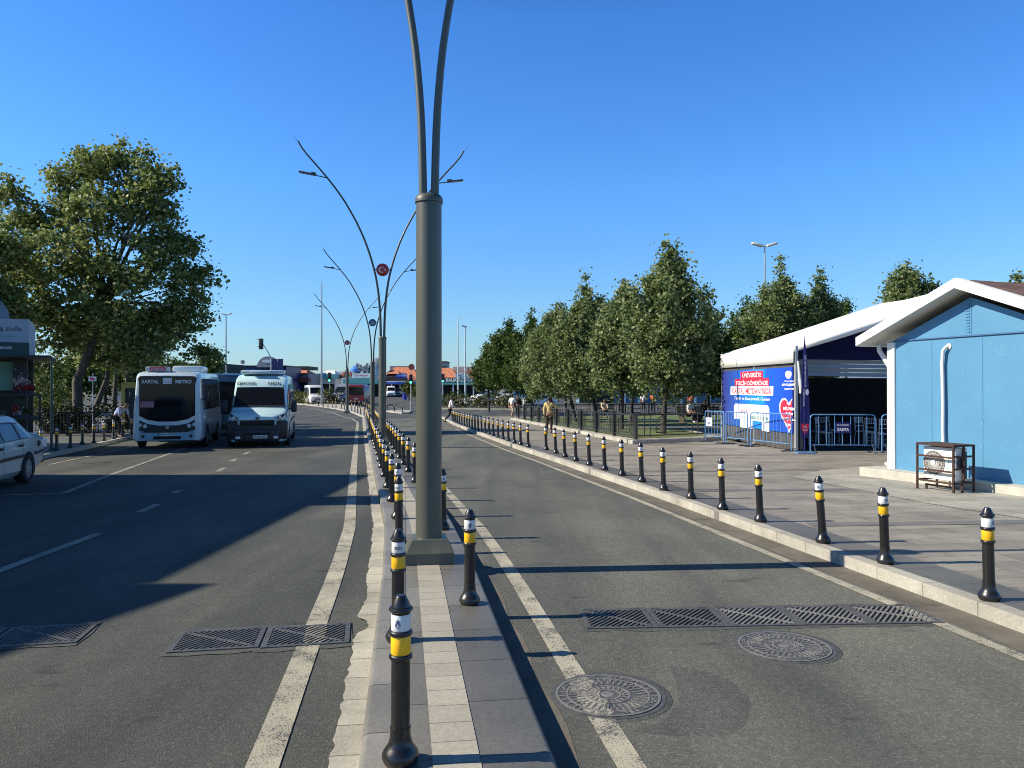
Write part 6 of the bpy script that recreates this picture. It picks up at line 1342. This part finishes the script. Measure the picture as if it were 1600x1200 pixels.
mb = MB().lathe([(.8, 0), (.78, .3), (.6, .62), (.3, .78), (.01, .8)], 24, (-1.4, 1.2, zz(499))); mb.build('roof_dome', mat('grey_dome', (.16, .18, .21), .5), ko)
mb = MB().b2((-4.3, -1.0, zz(560)), (.62, 3.1, zz(556.5))); mb.build('awning', M['kdark'], ko)
mb = MB().b2((-.42, 0, 0), (-.05, .3, zz(560))).b2((-4.2, 2.8, 0), (-.05, 3.0, zz(560))).b2((-1.5, 0.05, 0), (-1.1, .3, zz(560))); mb.build('wall', M['kdark'], ko)
mb = MB().b2((-1.08, .4, zz(610)), (-.45, .45, zz(565))); mb.build('mint_panel', mat('mint_panel', (.18, .42, .34), .5), ko)
mb = MB().b2((-1.0, -.5, zz(655)), (.35, -.05, zz(650))).b2((-.7, -.5, zz(618)), (.3, -.05, zz(615))); mb.b2((-1.0, -.5, 0), (-.95, -.45, zz(650))); mb.b2((.3, -.5, 0), (.35, -.45, zz(615))); mb.build('shelf', M['kdark'], ko)
for i, (px, py, m_, r_) in enumerate(((33, 608, 'flower_red', .16), (41, 610, 'flower_red', .15), (49, 611, 'flower_red', .12), (28, 600, 'flower_white', .17), (36, 598, 'flower_white', .12), (30, 648, 'flower_white', .14), (40, 646, 'leaf_hedge', .17), (24, 644, 'flower_red', .12))):
    o = empty('flower_bunch', (X(px, kd-.3), kd-.28, Z(py, kd-.3)-.06), 0, ['red flower bunch at the left of the kiosk shelf', 'red flower bunch in the middle of the kiosk shelf', 'red flower bunch at the right end of the kiosk shelf', 'white flower bunch above the red ones on the kiosk', 'smaller white flower bunch by the kiosk post', 'white bunch on the low kiosk shelf', 'green leafy bunch on the low kiosk shelf', 'red bunch on the low kiosk shelf by the car'][i], 'flowers', 'flowers at the kiosk')
    MB().lathe([(.05, -.1), (.07, .06)], 10).build('pot', M['bar_foot'], o); leaves('blossoms', [(0, 0, .12)], 160, (r_*.6, r_*.5, r_*.5), .05, M[m_], o)
def pole(name, px, d, top, r, m, label, cat, z0=0., extra=None, group=None):
    b0 = g(d)+z0; h = Z(top, d)-b0; o = empty(name, (X(px, d), d, b0), 0, label, cat, group)
    MB().tube([(0, 0, -.02), (0, 0, h*.5), (0, 0, h)], [r, r*.85, r*.6], 10).build('pole', m, o, ang=60)
    MB().lathe([(r*2.2, -.02), (r*2.2, .03), (r*1.2, .08)], 12).build('base', m, o)
    if extra: extra(o, h)
    return o
pole('awning_post', 80.5, 22.6, 561, .04, M['kgreen'], 'thin dark green post holding the kiosk awning end', 'post', H)
mb = MB(); 
def flagsign(o, h): 
    pn = MB().box((-.0, -.03, h-.25), (.34, .02, .2)).build('panel', M['print_white'], o); MB().box((.0, -.045, h-.25), (.2, .006, .1), ry=.2).build('red_arrow', M['print_red'], pn)
pole('direction_sign', 145, 33, 583, .025, M['steel'], 'small white sign with a red mark on a thin post before the plane trunks', 'sign', H, flagsign)
ys_ = empty('kiosk_board', (X(203, 37), 37, g(37)+H), 0, 'yellow green framed booth seen left of the minibus', 'booth'); h_ = Z(597, 37)-(g(37)+H)
MB().b2((-.42, 0, 0), (-.24, .5, h_)).b2((.5, 0, 0), (.6, .5, h_)).b2((-.24, 0, h_-.3), (.5, .5, h_)).build('frame', mat('olive_frame', (.16, .17, .03), .5), ys_); MB().b2((-.24, .1, 0), (.5, .45, h_-.3)).build('dark_panel', M['kdark'], ys_)
# lamp masts
def dbl_head(o, h):
    for s in (-1, 1): MB().box((s*.44, 0, h+.04), (.66, .3, .15), ry=-s*.28, ch=.05).build('lamp_head', M['wht'], o)
    MB().tube([(-.2, 0, h-.02), (0, 0, h-.1), (.2, 0, h-.02)], .03, 6).build('bracket', M['steel'], o)
def one_head(o, h): MB().box((-.15, 0, h+.1), (.7, .3, .16), ry=.25, ch=.04).build('lamp_head', M['steel'], o)
pole('lamp_mast', 1195, 45, 383, .085, M['steel'], 'tall lamp mast with two white heads rising behind the tent trees', 'street lamp', PG, dbl_head)
pole('lamp_mast', 502.5, 92, 440, .12, M['steel'], 'tall pale pole standing on the curved island, thicker than the rest', 'mast', H)
pole('lamp_mast', 353, 100, 491, .13, M['steel'], 'lamp mast with small cross head above the dark bus', 'street lamp', 0, dbl_head)
pole('lamp_mast', 727, 96, 511, .13, M['alu'], 'pale lamp mast with one small head, far centre', 'street lamp', 0, one_head)
pole('flag_mast', 715.5, 97, 497, .11, M['alu'], 'thin pale mast just left of the one with the lamp head', 'mast', 0)
M['green_light'] = mat('green_signal', (.1, .9, .55), .3, emit=1.6); M['sig'] = mat('signal_black', (.02, .022, .02), .5)
def signal(o, h, s=1., dx=0., side=False):
    hb_ = MB().box((dx, 0, h), (.34*s, .3*s, 1.0*s), ch=.03*s).build('housing', M['sig'], o)
    for k in (-1, 0, 1):
        if side: MB().box((dx-.26*s, 0, h+k*.32*s+.09*s), (.22*s, .26*s, .03*s)).build('visor', M['sig'], hb_)
        else:
            MB().lathe([(.11*s, -.165*s), (.12*s, -.15*s)], 14, (dx, 0, h+k*.32*s), 'y').build('lens', M['green_light'] if k == -1 else mat('dark_lens', (.03, .015, .012), .3), hb_)
            MB().box((dx, -.24*s, h+k*.32*s+.12*s), (.26*s, .2*s, .02*s)).build('visor', M['sig'], hb_)
for px, d, top, z0, lb4, s in ((515, 98, 588, H, 'green traffic light standing on the curved island', 1.25), (642, 70, 591, H, 'green traffic light on the small triangular island', .9), (692, 83, 589, H, 'green traffic light right of the thick pole at the hedge end', 1.0)):
    pole('traffic_light', px, d, top+8, .07, M['steel'], lb4, 'traffic light', z0, lambda o, h, s=s: signal(o, h+.42*s, s), 'traffic lights at the junction')
o = empty('overhead_traffic_light', (X(421, 104), 104.6, g(104)+H), 0, 'traffic light hung on a bent arm above the turquoise van, seen from its side', 'traffic light')
b0 = o.location.z; h1 = Z(556, 104)-b0; h2 = Z(537, 104)-b0; k_ = 104/1180
MB().tube([(0, 0, 0), (0, 0, h1-.6), (-.1, 0, h1), (-.5, 0, h1+.7), (-1.15, 0, h2+.1)], [.11, .09, .07, .06, .05], 8).build('arm', M['steel'], o, ang=60); signal(o, h2, 1.5, -1.35, True)
def wheel_bin(): pass
bb = empty('blue_barrel', (X(632.5, 125), 125, g(125)), 0, 'blue plastic recycling barrel before the shops', 'bin'); MB().lathe([(.32, 0), (.4, .5), (.38, 1.1), (.3, 1.2)], 16).build('barrel', mat('blue_plastic', (.03, .05, .4), .5), bb); MB().lathe([(.34, 1.2), (.3, 1.32), (.1, 1.36)], 16).build('lid', M['navy_ink'], bb)
cn_ = empty('traffic_cone', (X(569.5, 108), 108, g(108)), 0, 'small orange and white cone right of the red minibus', 'cone'); MB().lathe([(.25, 0), (.25, .04), (.13, .05), (.03, .9)], 12).build('cone', M['print_red'], cn_); MB().lathe([(.105, .3), (.075, .5)], 12).build('band', M['print_white'], cn_)

# ---------------------------------------------------------------- far shops
BD = 155.
M['tile'] = mat('orange_tiles', (.46, .17, .085), .85, 0, .3, 1.2, .6, 6); M['tile_red'] = mat('red_roof', (.24, .06, .045), .8, 0, .25, 1); M['teal'] = mat('teal_awning', (.13, .46, .43), .6, 0, .05, 1); M['shopdark'] = mat('shop_shade', (.02, .02, .02), .8); M['bluesign'] = mat('deep_blue_facade', (.008, .02, .12), .4, 0, .3, .3); M['canopy_blue'] = mat('blue_canopy', (.06, .12, .5), .5); M['beige'] = mat('beige_wall', (.6, .56, .42), .8, 0, .06, .4); M['greenroof'] = mat('dark_green_roof', (.03, .05, .035), .8, 0, .2, .5); M['greywall'] = mat('grey_wall', (.3, .3, .32), .8, 0, .1, .4)  # shopdark slabs: unlit shop insides put into a flat dark colour
def shop(name, px0, px1, d, label, parts, cat='building', dep=10):
    o = empty(name, ((X(px0, d)+X(px1, d))/2, d, g(d)), 0, label, cat); ox = o.location.x; b0 = o.location.z
    for nm, m, x0, x1, y0, y1, dy, th in parts:
        mb = MB(); mb.b2((X(x0, d)-ox, dy, (Z(y1, d)-b0) if y1 < 625 else 0), (X(x1, d)-ox, dy+th, Z(y0, d)-b0)); mb.build(nm, M[m], o)
    def rel(px, py): return X(px, d)-ox, Z(py, d)-b0
    return o, rel
def letter(o, rel, s, x0, x1, y0, y1, dy, m='print_white', par=None):
    tx = MB(); a = rel(x0, y1); b = rel(x1, y0); text_on(tx, s, b[0]-a[0], b[1]-a[1], lambda u, v: (u, dy, v), (a[0]+b[0])/2, (a[1]+b[1])/2, bold=.02); tx.build('lettering', M[m], o)
def hip(o, rel, x0, x1, y0, y1, dy, th, m, nm='roof'):
    a = rel(x0, y1); b = rel(x1, y0); w = b[0]-a[0]; i = min(w*.25, th*.4); MB().add([(a[0], dy, a[1]), (b[0], dy, a[1]), (b[0], dy+th, a[1]), (a[0], dy+th, a[1]), (a[0]+i, dy+th/2, b[1]), (b[0]-i, dy+th/2, b[1])], [(0, 1, 5, 4), (2, 3, 4, 5), (1, 2, 5), (3, 0, 4), (0, 3, 2, 1)]).build(nm, M[m], o, ang=10)
o, rl_ = shop('market_hall', 180, 346, 120, 'long low dark green roofed hall behind the minibus', [('wall', 'greywall', 180, 346, 584, 630, 0, 10), ('roof', 'greenroof', 178, 348, 568, 584, -.5, 11), ('shop_front', 'shopdark', 190, 340, 600, 629.9, -.06, .05)])
o, rl_ = shop('blue_front_shops', 340, 447, 140, 'long deep blue shop front above the turquoise van with a grey arch', [('wall', 'bluesign', 340, 447, 572, 630, 0, 10), ('roof', 'kdark', 338, 449, 571, 572.4, -.2, 10.4), ('shop_front', 'shopdark', 350, 440, 596, 629.9, -.06, .05), ('pale_ledge', 'greywall', 345, 446, 590, 595, -.5, .45)])
letter(o, rl_, 'BALIK', 356, 368, 576, 582, -.02, 'canopy_blue'); letter(o, rl_, 'PAZARI', 375, 398, 576, 582, -.02, 'canopy_blue')
a_ = rl_(421, 574); r_a = 17*140/1180
MB().prism([(a_[0]+r_a*math.cos(t), a_[1]+r_a*math.sin(t)) for t in [math.pi*k/20 for k in range(21)]], lambda p: (p[0], -.9, p[1]), lambda p: (p[0], -.3, p[1])).build('arch', M['greywall'], o)
MB().prism([(a_[0]-.2+.9*math.cos(t), a_[1]+r_a*.55+.28*math.sin(t)) for t in [2*math.pi*k/16 for k in range(16)]], lambda p: (p[0], -.95, p[1]), lambda p: (p[0], -.9, p[1])).build('arch_logo', M['print_white'], o)
for x0 in (428, 437): c_ = rl_(x0+4, 570); MB().box((c_[0], -1.1, c_[1]), (.95, .2, 2.1)).build('sign_panel', M['bluesign'], o)
c_ = rl_(382, 566); MB().lathe([(.38, -1.0), (.4, -.9)], 18, (c_[0], 0, c_[1]), 'y').build('round_sign', M['greywall'], o); c2 = rl_(382, 572); MB().tube([(c_[0], -.85, c2[1]), (c_[0], -.85, c_[1])], .05, 5).build('sign_pole', M['steel'], o)
o, rl_ = shop('terracotta_row', 447, 482, 150, 'terracotta roofed low shop with pink red awning right of the turquoise van', [('wall', 'greywall', 447, 482, 584, 630, 0, 9), ('flat_roof', 'greenroof', 445, 475, 571.5, 577, 3, 8), ('awning', 'tile_red', 448, 486, 590, 597, -2, 1.9), ('shop_front', 'shopdark', 452, 480, 598, 629.9, -.06, .05)]); hip(o, rl_, 444, 482, 577, 585, -1, 9, 'tile')
o, rl_ = shop('white_kiosk_row', 482, 525, 160, 'white and teal roofed kiosks behind the tall pale pole', [('wall', 'wht', 484, 524, 584, 630, 0, 6), ('roof', 'teal', 505, 526, 585, 592, -1, 5), ('shop_front', 'shopdark', 486, 522, 600, 629.9, -.06, .05)]); hip(o, rl_, 500, 524, 578, 585, 0, 6, 'wht'); hip(o, rl_, 524, 546, 580, 590, 2, 6, 'tile_red')
o, rl_ = shop('teal_awning_cafe', 543, 593, 152, 'cafe with teal awning and white script sign, left of the second lamp', [('wall', 'greywall', 543, 593, 588, 630, 0, 9), ('awning', 'teal', 541, 593, 592.5, 599.5, -3, 2.9), ('shop_front', 'shopdark', 545, 592, 601, 629.9, -.06, .05), ('sign', 'print_white', 551, 579, 583.5, 590.5, -.5, .2)])
letter(o, rl_, 'Çay Bahçesi', 554, 576, 585, 589, -.53, 'print_red')
mb = MB()
for i in range(26): x_, z_ = rl_(553+nr.rand()*22, 570+nr.rand()*13); mb.box((x_, .5+nr.rand()*2, z_), (.9, .3, .45), ry=nr.rand()*3)
for x0 in (550, 560, 570, 580): x_, z_ = rl_(x0, 570); mb.tube([(x_, 1.2, z_-2.4), (x_, 1.2, z_)], .06, 5)
mb.build('roof_clutter', M['greywall'], o)
x_, z_ = rl_(585, 587); MB().lathe([(1.9, 0), (1.9, 1.8), (1.5, 3.0), (.5, 3.8), (.02, 3.9)], 20, (x_, 2.5, z_-.2)).build('glass_dome', mat('dome_glass', (.3, .36, .36), .2, .3, .1, 2), o)
x_, z_ = rl_(553, 578); MB().lathe([(1.0, 0), (.95, .6), (.4, 1.2), (.02, 1.3)], 16, (x_, 1.2, z_-.4)).build('blue_dome', mat('blue_dome', (.1, .25, .6), .3), o); MB().add([(rl_(535, 590)[0], 0, rl_(535, 590)[1]), (rl_(548, 590)[0], 0, rl_(548, 590)[1]), (rl_(541, 573)[0], .8, rl_(541, 573)[1]), (rl_(541, 590)[0], 2.6, rl_(541, 590)[1])], [(0, 1, 2), (1, 3, 2), (3, 0, 2), (0, 3, 1)]).build('tent_roof', M['greenroof'], o)
o, rl_ = shop('tiled_cafe', 594, 655, 154, 'cafe with orange tiled roof and blue canopy, behind the second lamp', [('wall', 'beige', 594, 655, 588, 630, 0, 10), ('canopy', 'canopy_blue', 592, 656, 597, 600.5, -3.5, 3.4), ('shop_front', 'shopdark', 596, 654, 601, 629.9, -.06, .05), ('upper_wall', 'greywall', 604, 634, 571, 577, 4, 5), ('sign', 'canopy_blue', 619, 637, 583.5, 590, -.9, .2), ('sign_band', 'print_white', 604, 650, 596, 597.2, -3.6, .1)])
hip(o, rl_, 598, 656, 573, 593, -1, 10, 'tile'); hip(o, rl_, 604, 626, 578, 584, -1.6, 4, 'tile', 'porch_roof'); letter(o, rl_, 'ÇAY', 621, 628, 585, 588.5, -.93); letter(o, rl_, 'KAHVE', 628, 636, 585, 588.5, -.93)
c_ = rl_(643.5, 573.5); MB().lathe([(.62, -.6), (.64, -.5)], 20, (c_[0], 0, c_[1]), 'y').build('round_sign', M['tile_red'], o); MB().tube([(c_[0], -.4, c_[1]-3), (c_[0], -.4, c_[1])], .07, 5).build('sign_pole', M['steel'], o)
for x0 in (603, 616, 629, 641): x_, z_ = rl_(x0, 600); MB().box((x_, -3.3, z_/2), (.2, .2, z_)).build('post', M['wht'], o)
o, rl_ = shop('tiled_restaurant', 655, 755, 150, 'restaurant with orange roofs, white letter sign and pale blue awning, far centre', [('wall', 'beige', 655, 756, 588, 630, 0, 10), ('sign_band', 'tile_red', 660, 752, 590.5, 597, -1.2, .3), ('awning', 'teal', 656, 740, 598, 601, -3.2, 3), ('shop_front', 'shopdark', 657, 754, 602, 629.9, -.06, .05), ('rear_wall', 'beige', 704, 748, 571.5, 580, 6, 8), ('white_sign', 'print_white', 712, 733, 584, 590, -1.3, .2)])
hip(o, rl_, 655, 718, 574, 590, -1, 10, 'tile'); hip(o, rl_, 716, 768, 577, 590, -1, 10, 'tile_red'); letter(o, rl_, 'BALIK RESTORAN', 698, 749, 591.2, 596.4, -1.23); letter(o, rl_, 'KARTAL', 714, 731, 585, 589, -1.33, 'navy_ink')
for x0 in (672, 690, 710, 741, 758): x_, z_ = rl_(x0, 600); MB().box((x_, -3.0, z_/2), (.25, .25, z_)).build('post', M['wht'], o)
o, rl_ = shop('white_block', 676, 700, 185, 'narrow pale block just right of the thick pole above the orange roofs', [('wall', 'greywall', 678, 698, 566, 630, 0, 8), ('roof', 'greenroof', 677, 699, 564.5, 566, -.3, 8.5)])
for k in range(3): x_, z_ = rl_(681+k*6, 572); MB().b2((x_, -.05, z_-1.2), (x_+.9, -.001, z_)).build('window', M['win'], o)
o, rl_ = shop('waterfront_pavilion', 900, 1150, 105, 'long pale blue pavilion wall behind the park lawn', [('wall', 'pavblue', 905, 1150, 603, 640, 0, 6), ('roof', 'greywall', 900, 1155, 599, 603, -1, 8), ('shop_front', 'shopdark', 905, 960, 612, 639.9, -.06, .05)]) if M.setdefault('pavblue', mat('pale_blue_wall', (.13, .22, .34), .7, 0, .2, .4)) else None
for k in range(8): x_, z_ = rl_(975+k*22, 603); MB().box((x_, -.4, z_/2), (.3, .3, z_)).build('post', M['wht'], o)
# hills beyond the town
hm = MB(); xs_ = [-2600+k*130 for k in range(48)]
for x in xs_:
    z = 62+26*math.sin(x*.0021+1)+14*math.sin(x*.0057)+6*math.sin(x*.017); hm.v += [(x, 2700, -20), (x, 3000, max(6, z)), (x, 3900, -20)]
hm.f = [(3*i+j, 3*i+3+j, 3*i+4+j, 3*i+1+j) for i in range(len(xs_)-1) for j in (0, 1)]; hm.m = [0]*len(hm.f)
tag(hm.build('hills', mat('hill_haze_blue', (.16, .22, .28), .95, 0, .2, .004)), kind='structure')  # distance haze put into the hill colour, no air between
